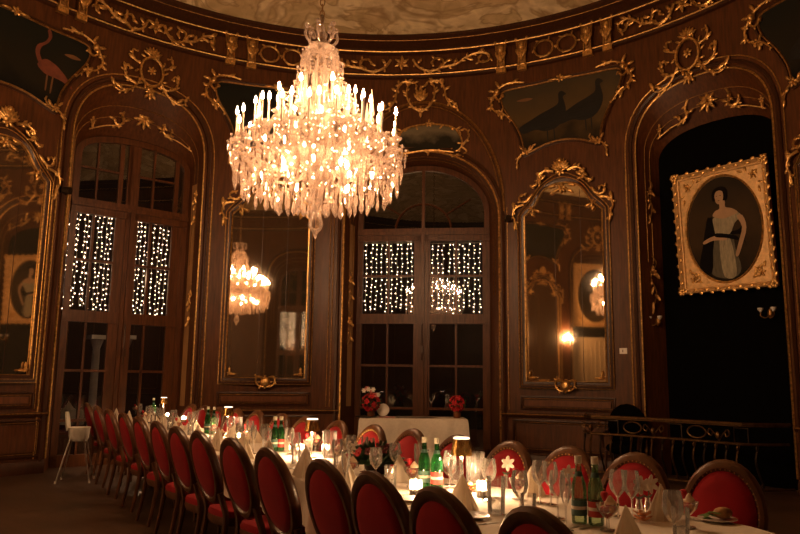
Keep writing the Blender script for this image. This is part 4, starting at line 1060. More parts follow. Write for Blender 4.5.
for rd, y0, n, L, w in ((.97, 153, 60, .11, .032), (.96, 162, 64, .13, .036), (.93, 170, 56, .12, .036), (.88, 146, 50, .10, .03), (.84, 178, 50, .13, .036), (.76, 142, 44, .11, .03), (.72, 168, 44, .12, .036), (.70, 182, 40, .13, .04), (.62, 136, 36, .11, .03), (.55, 155, 34, .14, .036), (.52, 176, 34, .14, .04),
                        (.46, 128, 30, .12, .03), (.40, 112, 26, .12, .03), (.34, 100, 24, .14, .03), (.30, 88, 22, .14, .03), (.25, 66, 20, .14, .03), (.24, 80, 18, .14, .03), (.36, 150, 24, .16, .04), (.30, 180, 20, .15, .04), (.20, 56, 16, .12, .026)):
    for i in range(n):
        a = 2*PI*i/n+rnd.uniform(-.05, .05); prism(mb, cp(rd+rnd.uniform(-.03, .03), a, Z(y0)+rnd.uniform(-.04, .04)), L*rnd.uniform(.8, 1.2), w, a+PI/2+rnd.uniform(-.9, .9))
tag(ck(mb, 'small_crystals', cry, smooth=False), kind='stuff')
# beaded swags
mb = MB()
def swag(p, q, sag, n):
    for i in range(n+1):
        t = i/n; c = p.lerp(q, t); c.z -= sag*4*t*(1-t); mb.ball(c, .0115, 6, 4)
for rA, yA, rB, yB, n, cnt in ((.22, 64, .42, 100, 14, 12), (.42, 100, .66, 132, 14, 14), (.66, 132, .92, 152, 14, 20), (.2, 52, .22, 90, 14, 10)):
    for i in range(cnt):
        a = 2*PI*i/cnt; swag(cp(rA, a, Z(yA)), cp(rB, a, Z(yB)), .10, n); b = 2*PI*(i+1)/cnt; swag(cp(rB, a, Z(yB)), cp(rB, b, Z(yB)), .09, max(8, int(rB*2*PI/cnt/.025)))
tag(ck(mb, 'beaded_swags', cry), kind='stuff')
# ================================================================== the long table
TZ = .765
NEAR = [(-4.45, 10.45), (-3.92, 9.50), (-3.44, 8.67), (-2.98, 7.9), (-2.56, 7.18), (-2.15, 6.47), (-1.80, 5.87), (-1.50, 5.42), (-1.14, 4.86), (-.79, 4.24), (-.43, 3.70), (-.17, 3.25), (.08, 2.83), (.36, 2.43)]   # outer top corner of each near chair's back
FAR = [(-2.95, 10.50), (-2.62, 9.95), (-2.30, 9.47), (-1.99, 9.08), (-1.65, 8.64), (-1.27, 8.06), (-.93, 7.42), (-.55, 6.82), (-.20, 6.30), (.12, 5.83), (.43, 5.25), (.74, 4.80), (1.04, 4.46), (1.33, 4.12), (1.67, 3.79)]
def tangents(P):
    out = []
    for i in range(len(P)):
        a = V((*P[max(i-2, 0)], 0)); b = V((*P[min(i+2, len(P)-1)], 0)); out.append((b-a).normalized())
    return out
NT, FT = tangents(NEAR), tangents(FAR)
NF = [V((-t.y, t.x, 0)) for t in NT]; FF = [V((t.y, -t.x, 0)) for t in FT]      # facing the table
def facing_in(nf, ref): return nf if nf.dot(ref) > 0 else -nf
NF = [facing_in(n, V((1, .6, 0))) for n in NF]; FF = [facing_in(n, V((-1, -.6, 0))) for n in FF]
NORI = [(Matrix.Rotation(math.radians(6), 3, 'Z') @ n) for n in NF]; FORI = [(Matrix.Rotation(math.radians(11), 3, 'Z') @ n) for n in FF]
FF[-1] = (FF[-1]+V((.25, -.35, 0))).normalized(); FF[-2] = (FF[-2]+V((.1, -.15, 0))).normalized()
NPOS = [V((*p, 0))+t*.12 for p, t in zip(NEAR, NT)]
FPOS = [V((*p, 0)) for p in FAR]
EDGE = .36
ne = [p+n*EDGE for p, n in zip(NPOS, NF)]; fe = [p+n*EDGE for p, n in zip(FPOS, FF)]
ne = ne[1:]+[ne[-1]+V((.30, -.44, 0))]; fe = [V((-3.05, 10.25, 0))]+fe[1:-2]+[V((1.22, 3.72, 0)), V((1.52, 3.42, 0)), V((1.60, 3.18, 0))]
def resample(P, k):
    P = [tuple(p) for p in P]; P = [V(p) for p in smooth(P, 6)]; L = [0]
    for a, b in zip(P, P[1:]): L.append(L[-1]+(b-a).length)
    out = []; j = 0
    for i in range(k+1):
        t = L[-1]*i/k
        while j < len(L)-2 and L[j+1] < t: j += 1
        out.append(P[j].lerp(P[j+1], (t-L[j])/max(1e-9, L[j+1]-L[j])))
    return out
NE, FE = resample(ne, 60), resample(fe, 60)
at = (NE[30]+FE[30])/2
# table under the cloth
tb = empty('banquet_table', at); tag(tb, 'long curved banquet table hidden under its white cloth', 'table')
mb = MB(); mb.grid([[(p+(q-p)*t)+V((0, 0, z)) for p, q in zip(NE, FE)] for t, z in ((.02, .725), (.02, .755), (.98, .755), (.98, .725), (.02, .725))]); child(mb.build('tabletop', M['wood_d'], smooth=False), tb, at)
for i in (4, 17, 30, 43, 56):
    for t in (.44, .56):
        c = NE[i].lerp(FE[i], t); mb = MB(); mb.tube([c, c+V((0, 0, .73))], .035, 6); child(mb.build('leg', M['wood_d']), tb, at)
# the cloth
mb = MB(); rim = NE+[NE[-1].lerp(FE[-1], t) for t in (.2, .4, .6, .8)]+FE[::-1]+[FE[0].lerp(NE[0], t) for t in (.25, .5, .75)]
m = len(rim)
cen_ = [NE[i].lerp(FE[i], .5) for i in range(61)]
def out_n(i):
    t = rim[(i+1) % m]-rim[i-1]; return V((t.y, -t.x, 0)).normalized()
sg = 1 if out_n(10).dot(NF[3]) < 0 else -1
# top sheet
mb.grid([[NE[i].lerp(FE[i], q/6)+V((0, 0, TZ)) for q in range(7)] for i in range(61)])
rndc = random.Random(5); ph = [rndc.uniform(0, 6) for _ in range(m)]
# round the rim's two sharp corners a little and hang the drop with soft folds
drop_rows = []
acc = [0]
for i in range(1, m): acc.append(acc[-1]+(rim[i]-rim[i-1]).length)
fine = []
for i in range(m):
    a, b = rim[i], rim[(i+1) % m]; k = max(1, int((b-a).length/.05)); na, nb = out_n(i)*sg, out_n((i+1) % m)*sg
    for q in range(k): fine.append((a.lerp(b, q/k), na.lerp(nb, q/k).normalized(), (acc[i])+(b-a).length*q/k))
for dz, off, amp in ((0, 0, 0), (-.006, .008, 0), (-.03, .014, .004), (-.10, .018, .010), (-.18, .022, .016), (-.275, .026, .022)):
    drop_rows.append([p+n*(off+amp*(math.sin(L*17)+.6*math.sin(L*7.3+1)))+V((0, 0, TZ+dz+(0 if dz > -.2 else .012*math.sin(L*9)))) for p, n, L in fine])
mb.grid(drop_rows, close_u=True)
cl = mb.build('tablecloth', M['linen'], loc=at); tag(cl, 'long white linen cloth covering the curved banquet table', 'tablecloth')

# ================================================================== chairs
def make_chair():
    r = empty('dining_chair')
    tl = math.tan(math.radians(17)); yb = lambda z: -.205-(z-.45)*tl
    cz_, rx, rz = .742, .190, .248
    El = lambda k, f=1, off=0: [(rx*f*math.cos(2*PI*i/k), yb(cz_+rz*f*math.sin(2*PI*i/k))+off, cz_+rz*f*math.sin(2*PI*i/k)) for i in range(k)]
    mb = MB(); rows = []
    for f, off in ((.84, .020), (.90, .032), (1.0, .030), (1.06, .012), (1.06, -.012), (1.0, -.030), (.90, -.030), (.84, -.018)): rows.append(El(32, f, off))
    mb.grid(rows, close_u=True, close_v=True); mb.build('back_frame', M['chair'], r)
    for nm, sgn in (('back_pad', 1), ('rear_pad', -1)):
        mb = MB(); rows = []
        for f, off in ((.87, .012), (.80, .030), (.6, .042), (.35, .048), (.1, .050)): rows.append(El(28, f, sgn*off))
        k0 = len(mb.v); mb.grid(rows, close_u=True); c = (0, yb(cz_)+sgn*.050, cz_); mb.v.append(V(c)); n = len(mb.v)-1
        for j in range(28): mb.f.append((n-28+j, n-28+(j+1) % 28, n))
        pad = mb.build(nm, M['velvet'], r)
        if sgn > 0:
            mb = MB()
            for i, p in enumerate(El(46, .872, .028)): mb.ball(p, .0048, 5, 3)
            mb.build('nailhead_trim', M['nail'], pad)
    # seat
    def seat_ring(k, f, z, d=0):
        out = []
        for i in range(k):
            a = 2*PI*i/k; c, s = math.cos(a), math.sin(a); w = .225 if s > 0 else .205
            x = w*math.copysign(abs(c)**.55, c); y = .22*math.copysign(abs(s)**.6, s)
            out.append((x*f, y*f, z))
        return out
    mb = MB(); mb.grid([seat_ring(28, 1.0, .40), seat_ring(28, 1.02, .425), seat_ring(28, .98, .447), seat_ring(28, .8, .462), seat_ring(28, .45, .47), seat_ring(28, .05, .472)], close_u=True); mb.build('seat', M['velvet'], r)
    mb = MB(); mb.grid([seat_ring(28, .6, .345), seat_ring(28, .97, .345), seat_ring(28, 1.0, .36), seat_ring(28, 1.03, .385), seat_ring(28, 1.01, .405), seat_ring(28, .9, .405)], close_u=True); mb.build('apron', M['chair'], r)
    for g in (-1, 1):
        mb = MB(); mb.lathe([(.012, 0), (.017, .02), (.014, .03), (.024, .30), (.030, .315), (.022, .33), (.032, .345), (.032, .40)], 10, (g*.185, .175, 0), cap=True); mb.build('leg', M['chair'], r)
        mb = MB(); P = smooth([(g*.175, -.265, 0), (g*.172, -.225, .2), (g*.168, -.20, .40), (g*.150, yb(.50), .50), (g*.15, yb(.58)-.002, .58)], 4)
        mb.tube(P, [.015+.009*min(1, i/8) for i in range(len(P))], 8); mb.build('leg', M['chair'], r)
    return r
proto = make_chair(); first = [True]
def put_chair(P, n, label, grp):
    o = proto if first[0] else copy_tree(proto); first[0] = False
    q = P+n*.368; o.location = (q.x, q.y, 0); o.rotation_euler = (0, 0, math.atan2(-n.x, n.y))
    tag(o, label, 'chair', grp)
for i, (p, n) in enumerate(zip(NPOS, NORI)):
    put_chair(p, n, 'red oval-backed chair on the near side of the table, %s from the white high chair' % ORD[i], 'chairs along the near side of the table')
for i, (p, n) in enumerate(zip(FPOS, FORI)):
    put_chair(p, n, 'red oval-backed chair on the window side of the table, %s from its far end' % ORD[i], 'chairs along the window side of the table')

# white high chair at the far end
P = on_z(70, 478, 0); hc = empty('high_chair', (P.x+.20, P.y-.30, 0), math.radians(-75)); hc.scale = (.85, .85, 1); tag(hc, 'white plastic high chair on thin metal legs at the far end of the table', 'high chair')
mb = MB(); rows = []
for z, w, d0, d1 in ((.52, .10, -.10, .13), (.56, .14, -.13, .15), (.68, .16, -.15, .16), (.70, .17, -.16, .17)): rows.append([(w*math.copysign(abs(math.cos(a))**.6, math.cos(a)), (d1 if math.sin(a) > 0 else -d0)*math.copysign(abs(math.sin(a))**.6, math.sin(a)), z) for a in [2*PI*i/20 for i in range(20)]])
k = len(mb.v); mb.grid(rows, close_u=True); mb.f.append(tuple(range(19, -1, -1))); mb.build('seat', M['white'], hc)
mb = MB(); mb.grid([[(.16*math.cos(PI*(1+i/10))*wf, -.14-.04*abs(math.sin(PI*i/10))+t, z) for i in range(11)] for z, wf, t in ((.66, 1, 0), (.78, .95, -.02), (.86, .8, -.035), (.90, .5, -.04))]); mb.build('backrest', M['white'], hc)
for gx in (-1, 1):
    for gy in (-1, 1):
        mb = MB(); mb.tube([(gx*.12, gy*.10, .55), (gx*.25, gy*.24, .0)], .012, 7); l = mb.build('leg', M['steel'], hc)
        mb = MB(); mb.lathe([(.012, 0), (.017, .004), (.014, .03)], 8, (gx*.25, gy*.24, 0)); mb.build('foot_cap', M['white'], l)

# ================================================================== things on the table (one of each, then copies)
def P_wine(scale=1.0, flute=False):
    r = empty('champagne_flute' if flute else 'wine_glass')
    mb = MB()
    if flute: prof = [(.0, .003), (.032, .003), (.033, .006), (.006, .012), (.0045, .02), (.0045, .10), (.012, .115), (.022, .15), (.025, .19), (.022, .235)]
    else: prof = [(.0, .003), (.034, .003), (.035, .006), (.007, .012), (.0045, .02), (.0045, .09), (.014, .10), (.032, .122), (.040, .15), (.038, .18), (.032, .215)]
    mb.lathe(prof[6:], 18); mb.build('bowl', M['glassware'], r)
    mb = MB(); mb.lathe(prof[:7], 14); mb.build('stem', M['glassware'], r)
    return r
def P_tumbler():
    r = empty('water_glass'); mb = MB(); mb.lathe([(.0, .004), (.030, .004), (.031, .0), (.033, .05), (.036, .13)], 18); mb.build('glass_body', M['glassware'], r)
    mb = MB(); mb.lathe([(.0, .010), (.0295, .010), (.031, .055), (.0, .055)], 14); mb.build('water', M['glassware'], r); return r
def P_napkin(seed):
    """A napkin folded into a standing cone with soft pleats."""
    rnd = random.Random(seed); mb = MB(); h = .155; k = 26; ph_ = rnd.uniform(0, 6)
    rows = []
    for j in range(8):
        t = j/7; row = []
        for i in range(k):
            a = 2*PI*i/k; w = 1+.16*math.sin(5*a+ph_)*(1-.5*t)+.08*math.sin(9*a+2*ph_); R_ = (.074*(1-t)**.95+.003)*w
            row.append((R_*1.3*math.cos(a)+.006*math.sin(ph_)*t, R_*.72*math.sin(a), h*t))
        rows.append(row)
    mb.grid(rows, close_u=True); mb.v.append(V((.006*math.sin(ph_), 0, h+.002))); n = len(mb.v)-1
    for j in range(k): mb.f.append((n-k+j, n-k+(j+1) % k, n))
    return mb.build('folded_napkin', M['napkin'])
def P_bottle(glass, lab, neck):
    r = empty('water_bottle'); mb = MB()
    mb.lathe([(.0, .004), (.030, .004), (.034, .010), (.034, .15), (.031, .175), (.020, .205), (.0140, .225), (.0130, .262), (.0150, .266), (.0150, .272)], 18); mb.build('glass_body', M[glass], r)
    mb = MB(); mb.lathe([(.0, .262), (.0165, .262), (.0165, .290), (.0150, .294), (.0, .294)], 14); mb.build('cap', M['cap'], r)
    mb = MB(); mb.lathe([(.0347, .04), (.0347, .105)], 18); L = mb.build('label', M[lab], r)
    mb = MB(); mb.lathe([(.0349, .066), (.0349, .080)], 18); mb.build('label_band', M['lab_w'], L)
    mb = MB(); mb.lathe([(.0205, .206), (.0150, .226)], 14); mb.build('neck_label', M[neck], r)
    return r
def P_lamp():
    r = empty('table_lamp'); mb = MB(); mb.lathe([(.0, 0), (.052, 0), (.052, .010), (.045, .014), (.009, .018), (.0075, .03)], 20); mb.build('base', M['lampmetal'], r)
    mb = MB(); mb.lathe([(.0075, .02), (.0075, .20), (.011, .205), (.011, .22)], 10); mb.build('stem', M['lampmetal'], r)
    mb = MB(); mb.lathe([(.062, .205), (.046, .295), (.044, .295), (.060, .205)], 24); mb.build('lamp_shade', M['shade'], r)
    mb = MB(); mb.lathe([(.0, .212), (.040, .212), (.040, .220), (.0, .220)], 16); mb.build('light_disc', M['led'], r)
    mb = MB(); mb.lathe([(.0, .303), (.043, .303), (.046, .297), (.046, .293), (.0, .293)], 20); mb.build('top_lens', M['ledtop'], r)
    return r
def P_candle():
    r = empty('candle_holder'); mb = MB(); mb.lathe([(.0, .004), (.034, .004), (.036, 0), (.036, .085), (.034, .085), (.033, .006)], 18); mb.build('glass_cup', M['glassware'], r)
    mb = MB(); mb.lathe([(.0, .008), (.026, .008), (.026, .04), (.0, .042)], 14); mb.build('wax', M['candle'], r)
    mb = MB(); mb.lathe([(.003, .044), (.009, .052), (.008, .064), (.0015, .084)], 8); mb.build('flame', M['flame'], r); return r
def P_coupe(seed, pink=False):
    rnd = random.Random(seed); r = empty('dessert_coupe'); mb = MB(); mb.lathe([(.0, .003), (.034, .003), (.034, .006), (.007, .012), (.006, .05), (.02, .06), (.042, .085), (.050, .112)], 18); mb.build('glass_dish', M['glassware'], r)
    for i in range(8):
        a = 2*PI*i/6+rnd.uniform(-.2, .2); rr = .022 if i < 6 else .008; z = .090 if i < 6 else .112
        mb = MB(); mb.ell((rr*math.cos(a), rr*math.sin(a), z), (.0135, 0, 0), (0, .0135, 0), (0, 0, .014), 7, 5); mb.build('fruit_piece', M['peach' if i % 3 == 2 else 'berry'], r)
    mb = MB(); mb.lathe([(.024, .108), (.026, .118), (.015, .130), (.006, .142), (.0, .146)], 10, (.014, .008, 0)); mb.build('cream', M['cream'], r)
    mb = MB(); mb.lathe([(.0, .122), (.006, .125), (.016, .148), (.014, .160), (.0, .165)], 10, (-.014, -.004, 0)); s = mb.build('strawberry', M['pink' if pink else 'red'], r)
    return r
def P_star():
    """A white star-shaped bloom on a short stem in a little glass."""
    r = empty('white_flower'); mb = MB(); mb.lathe([(.0, .003), (.018, .003), (.02, 0), (.018, .05), (.013, .07), (.016, .08)], 12); mb.build('bud_vase', M['glassware'], r)
    mb = MB(); mb.tube([(0, 0, .01), (.003, 0, .07), (0, -.01, .135)], .0025, 5); mb.build('stem', M['leaf'], r)
    mb = MB(); c = V((0, -.018, .145))
    for i in range(6):
        a = 2*PI*i/6+.5; d = V((math.cos(a), -.25, math.sin(a))).normalized(); e = V((-math.sin(a), 0, math.cos(a))); n = d.cross(e)
        mb.ell(c+d*.022, d*.026, e*.013, n*.003, 8, 5)
    b = mb.build('petals', M['petal'], r); mb = MB(); mb.ball(c+V((0, -.006, 0)), .006, 6, 4); mb.build('flower_centre', M['cream'], b)
    mb = MB()
    for i in range(3): mb.ell((.012*math.cos(i*2.1), .012*math.sin(i*2.1), .085), (.018*math.cos(i*2.1), .018*math.sin(i*2.1), .008), (-.008*math.sin(i*2.1), .008*math.cos(i*2.1), 0), (0, 0, .003), 6, 4)
    mb.build('leaf', M['leaf'], r); return r
def P_plate(bread):
    r = empty('side_plate'); mb = MB(); mb.lathe([(.0, .004), (.055, .004), (.058, .006), (.085, .014), (.086, .017), (.058, .010), (.0, .008)], 24); mb.build('plate_rim', M['porc'], r); return r
def P_roll():
    mb = MB(); mb.ell((0, 0, .026), (.052, 0, 0), (0, .036, 0), (0, 0, .026), 12, 8)
    return mb.build('bread_roll', M['bread'])
def P_cutlery(kind):
    r = empty(kind); mb = MB(); mb.box((-.006, -.10, .001), (.006, .0, .004)); mb.build('handle', M['steel'], r, smooth=False)
    mb = MB()
    if kind == 'table_knife': mb.grid([[(-.008, 0, .002), (.006, 0, .003)], [(-.010, .06, .002), (.006, .06, .003)], [(-.002, .10, .002), (.005, .095, .003)]]); mb.build('blade', M['steel'], r, smooth=False)
    else:
        mb.grid([[(-.004, 0, .003), (.004, 0, .003)], [(-.011, .03, .005), (.011, .03, .005)], [(-.011, .045, .006), (.011, .045, .006)]])
        for x in (-.009, -.003, .003, .009): mb.box((x-.0016, .045, .004), (x+.0016, .085, .006))
        mb.build('tines', M['steel'], r, smooth=False)
    return r
PROTO = {}; USED = set()
MAKE = {'wine': lambda: P_wine(), 'flute': lambda: P_wine(flute=True), 'tumbler': P_tumbler, 'lamp': P_lamp, 'candle': P_candle, 'star': P_star, 'plate': lambda: P_plate(0), 'roll': P_roll,
        'clear': lambda: P_bottle('green', 'lab_g', 'lab_g'), 'clear_red': lambda: P_bottle('green', 'lab_r', 'lab_g'), 'green': lambda: P_bottle('green_d', 'lab_g', 'lab_g'), 'green_red': lambda: P_bottle('green_d', 'lab_r', 'lab_g'),
        'knife': lambda: P_cutlery('table_knife'), 'fork': lambda: P_cutlery('table_fork'),
        'nap0': lambda: P_napkin(1), 'nap1': lambda: P_napkin(2), 'nap2': lambda: P_napkin(3), 'coupe0': lambda: P_coupe(1), 'coupe1': lambda: P_coupe(2), 'coupe_p': lambda: P_coupe(3, True)}
HEI = {'wine': .215, 'flute': .235, 'tumbler': .13, 'lamp': .30, 'candle': .085, 'star': .18, 'clear': .294, 'clear_red': .294, 'green': .294, 'green_red': .294, 'nap0': .157, 'nap1': .157, 'nap2': .157, 'coupe0': .165, 'coupe1': .165, 'coupe_p': .165}
PLACED = []
def put(kind, X, Y, label, cat, group=None, rz=0, z=TZ+.001, s=1):
    if kind not in PROTO: PROTO[kind] = MAKE[kind]()
    o = copy_tree(PROTO[kind]) if kind in USED else PROTO[kind]; USED.add(kind)
    o.location = (X, Y, z); o.rotation_euler = (0, 0, rz); o.scale = (s, s, s); tag(o, label, cat, group); PLACED.append((X, Y, kind)); return o
def put_px(kind, x, ytop, label, cat, group=None, rz=0, s=1):
    p = on_z(x, ytop, TZ+HEI[kind]*s); return put(kind, p.x, p.y, label, cat, group, rz, s=s)

def near_seat(i, d, side=0): p = NPOS[i]+NF[i]*d+NT[i]*side; return p.x, p.y
def far_seat(i, d, side=0): p = FPOS[i]+FF[i]*d+FT[i]*side; return p.x, p.y
G_NAP = 'cone-folded napkins along the table'
# lamps and bottles down the middle
for x, y, lb in ((461.5, 438, 'gold-shaded table lamp nearest us, beside the bright candle glass'), (312.5, 419, 'gold-shaded table lamp second nearest, in front of the white buffet table'), (228.5, 407, 'gold-shaded table lamp third from us, before the mirror between the windows'), (164, 397.5, 'gold-shaded table lamp at the far end of the table')):
    put_px('lamp', x, y, lb, 'lamp', 'gold-shaded table lamps')
for k_, x, y, lb in (('clear', 578, 456, 'pale green water bottle with dark label, nearest pair on the table'), ('clear_red', 594.5, 457, 'pale green water bottle with red label, nearest pair on the table'), ('green', 424.5, 437, 'deep green water bottle with green label beside the dark flower arrangement'), ('green_red', 437, 438, 'deep green water bottle with red label beside the dark flower arrangement'),
                     ('green', 275.5, 416.5, 'deep green water bottle, far one of the pair before the second lamp'), ('green_red', 281.5, 416.5, 'deep green water bottle with red label, near one of the pair before the second lamp'), ('green', 208.5, 406.5, 'deep green water bottle, far one of the pair before the third lamp'), ('green_red', 214.5, 407, 'deep green water bottle, near one of the pair before the third lamp'), ('green', 154, 398, 'single deep green water bottle beside the farthest lamp')):
    put_px(k_, x, y, lb, 'bottle', 'water bottles on the table')
# napkins of the near side
for i, (x, y) in enumerate([(116.4, 408), (129.5, 410.5), (144.6, 414.7), (158, 418), (176, 421), (198, 423.5), (218.7, 427), (243.6, 432), (269, 439), (306, 445), (345, 454), (462, 474)]):
    k_ = 'nap%d' % (i % 3); t = NF[min(i+1, 12)]
    sc_ = 1.25 if i < 11 else 1.05; p = on_z(x, y, TZ+.157*sc_); put(k_, p.x, p.y, 'white cone-folded napkin on the near side of the table, %s from the far end' % ORD[i], 'napkin', G_NAP, math.atan2(-t.x, t.y)+.2*math.sin(i*2), s=sc_)
for k_, x, y, lb in (('nap1', 626, 505, 'white cone-folded napkin at the near corner of the table'), ('nap0', 660, 484, 'white cone-folded napkin behind the near corner glass'), ('nap2', 531, 466, 'white cone-folded napkin beside the fruit coupe near the pale bottles'), ('nap1', 400, 455, 'white napkin cone before the dark flower arrangement')):
    put_px(k_, x, y, lb, 'napkin', G_NAP, .7)
for i in range(0, 9):
    X, Y = far_seat(i, .56, .03)
    if all((X-a)**2+(Y-b)**2 > .13**2 for a, b, _ in PLACED): put('nap%d' % (i % 3), X, Y, 'white cone-folded napkin on the window side of the table, %s from the far end' % ORD[i], 'napkin', G_NAP, .6+i)
# wine glasses and other glass, nearest part of the table
for k_, x, y, lb in (('wine', 617, 470, 'wine glass behind the near napkin, farther of two'), ('wine', 631, 471, 'wine glass behind the near napkin, nearer of two'), ('wine', 672, 491, 'wine glass standing closest to us on the table'), ('wine', 539, 461, 'wine glass beside the pale bottles, farther of three'), ('wine', 550, 462, 'wine glass beside the pale bottles, middle of three'), ('wine', 557, 471, 'wine glass beside the pale bottles, nearest of three'),
                     ('wine', 489, 459, 'wine glass behind the bright candle glass'), ('wine', 432, 450, 'wine glass in front of the deep green bottles'), ('wine', 370, 438, 'wine glass before the dark flower arrangement, farther of two'), ('wine', 376, 448, 'wine glass before the dark flower arrangement, nearer of two'), ('wine', 290, 428, 'wine glass glowing beside the second lamp'), ('wine', 265, 424, 'wine glass behind the far green bottle pair'),
                     ('flute', 565, 474, 'slim champagne flute in front of the pale bottle'), ('flute', 418, 444, 'slim champagne flute behind the deep green bottles'), ('flute', 346, 450, 'slim champagne flute among the white flowers'), ('flute', 254, 425, 'slim champagne flute before the fourth window-side chair')):
    put_px(k_, x, y, lb, 'glass', 'glasses on the table')
for k_, x, y, s, lb in (('tumbler', 475, 452, 1.6, 'tall straight water glass beside the nearest lamp'), ('tumbler', 496, 477, 1.3, 'water glass beside the bright candle glass'), ('tumbler', 680, 508, 1, 'small water glass at the near corner of the table'), ('tumbler', 330, 431, 1.6, 'tall straight water glass beside the second lamp'), ('tumbler', 238, 417, 1.5, 'tall straight water glass beside the third lamp')):
    put_px(k_, x, y, lb, 'glass', 'glasses on the table', s=s)
for k_, x, y, lb in (('coupe0', 607, 491, 'fruit dessert coupe with strawberry beside the red-labelled pale bottle'), ('coupe1', 686, 489, 'fruit dessert coupe with strawberry before the nearest window-side chair'), ('coupe0', 518, 468, 'fruit dessert coupe beside the white napkin near the pale bottles'), ('coupe_p', 450, 457, 'pink-topped dessert coupe behind the candle glass'), ('coupe1', 271, 431, 'fruit dessert coupe in front of the far green bottles'), ('coupe_p', 338, 440, 'pink dessert coupe below the second lamp'), ('coupe0', 136, 404, 'fruit dessert coupe near the far end of the table'), ('coupe1', 247, 424, 'fruit dessert coupe beside the third lamp'), ('coupe0', 412, 458, 'strawberry coupe behind the napkin at the dark arrangement'), ('coupe_p', 316, 432, 'pink dessert coupe right beneath the second lamp shade')):
    put_px(k_, x, y, lb, 'dessert', 'fruit desserts in glass coupes')
for x, y, lb in ((506, 457, 'white star flower before the red chair beside the nearest lamp'), (566, 466, 'white star flower behind the pale water bottles'), (638, 477, 'white star flower in the near cluster, farther one'), (647, 476, 'white star flower in the near cluster, nearer one'), (345, 439, 'white star flower beside the second lamp'), (383, 443, 'white star flower above the dark flower arrangement'), (357, 442, 'white star flower between the second lamp and the dark arrangement')):
    put_px('star', x, y, lb, 'flower', 'white star flowers on the table', random.Random(x).uniform(-.5, .5))
for x, y, lb in ((483, 481, 'brightly lit candle glass nearest us'), (326, 444, 'lit candle glass beside the second lamp'), (300, 444, 'lit candle glass between wine glass and second lamp'), (239, 433, 'lit candle glass beside the third lamp'), (212, 423, 'lit candle glass before the third lamp'), (184, 416, 'lit candle glass halfway to the farthest lamp'), (168, 413, 'lit candle glass under the farthest lamp'), (416, 480, 'lit candle glass beside the deep green bottles')):
    put_px('candle', x, y, lb, 'candle', 'lit candle glasses')
# bread plate, cutlery
p = on_z(722, 522, TZ); put('plate', p.x-.02, p.y, 'white side plate with a bread roll at the near corner of the table', 'plate'); put('roll', p.x+.01, p.y+.01, 'bread roll on the side plate at the near table corner', 'bread', rz=.5, z=TZ+.012)
mb = MB(); rl = random.Random(4)
for i in range(7): mb.ell((rl.uniform(-.03, .03), rl.uniform(-.03, .03), .012+.004*i), (.03*math.cos(i), .03*math.sin(i), rl.uniform(-.01, .01)), (-.015*math.sin(i), .015*math.cos(i), 0), (0, 0, .003), 7, 4)
o = mb.build('salad_leaves', M['leaf_l']); o.location = (p.x-.06, p.y-.005, TZ+.008); tag(o, 'green salad leaves beside the bread roll', 'salad')
p = on_z(697, 521, TZ); put('knife', p.x, p.y, 'table knife before the fruit coupe at the near corner', 'knife', 'cutlery', 1.2); put('fork', p.x+.045, p.y+.02, 'table fork beside the side plate at the near corner', 'fork', 'cutlery', 1.2)
p = on_z(592, 527, TZ); put('fork', p.x, p.y, 'table fork before the pale bottles', 'fork', 'cutlery', -.8); put('knife', p.x-.06, p.y, 'table knife before the pale bottles', 'knife', 'cutlery', -.8)
for i in range(2, 13):
    for kk, sd in (('fork', -.14), ('knife', .14)):
        X, Y = near_seat(i, .50, sd); t = NF[i]; put(kk, X, Y, 'table %s laid for the %s near-side chair from the high chair' % (kk, ORD[i]), kk, 'cutlery', math.atan2(-t.x, t.y))
for i in range(3, 14):
    X, Y = near_seat(min(i, 13), .53, 0)
    if i < 12 and all((X-a)**2+(Y-b)**2 > .15**2 for a, b, k_ in PLACED if k_[:3] == 'nap'): put('plate', X, Y, 'white side plate at the %s near-side chair from the high chair' % ORD[i], 'plate', 'side plates', z=TZ+.0005)
# the farther settings: two glasses a seat, a dessert at every other
def free(X, Y, d=.085): return all((X-a)**2+(Y-b)**2 > d*d for a, b, _ in PLACED if _ not in ('knife', 'fork', 'plate'))
for i in range(1, 12):
    for kk, dd, sd, nm in (('wine', .70, .14, 'wine glass'), ('tumbler', .66, .24, 'water glass')):
        X, Y = near_seat(i, dd, sd)
        if free(X, Y, .1): put(kk, X, Y, '%s laid for the %s near-side chair from the high chair' % (nm, ORD[i]), 'glass', 'glasses on the table')
    X, Y = near_seat(i, .62, -.18)
    if i % 2 and free(X, Y, .13): put('coupe%d' % (i % 2), X, Y, 'fruit dessert coupe of the %s near-side chair from the high chair' % ORD[i], 'dessert', 'fruit desserts in glass coupes')
for i in range(0, 13):
    for kk, dd, sd, nm in (('wine', .64, .15, 'wine glass'), ('flute', .68, -.16, 'champagne flute')):
        X, Y = far_seat(i, dd, sd)
        if free(X, Y): put(kk, X, Y, '%s laid for the %s window-side chair from the far end' % (nm, ORD[i]), 'glass', 'glasses on the table')
    X, Y = far_seat(i, .52, -.2)
    if i % 2 == 0 and i < 10 and free(X, Y, .1): put('coupe1', X, Y, 'fruit dessert coupe of the %s window-side chair from the far end' % ORD[i], 'dessert', 'fruit desserts in glass coupes')

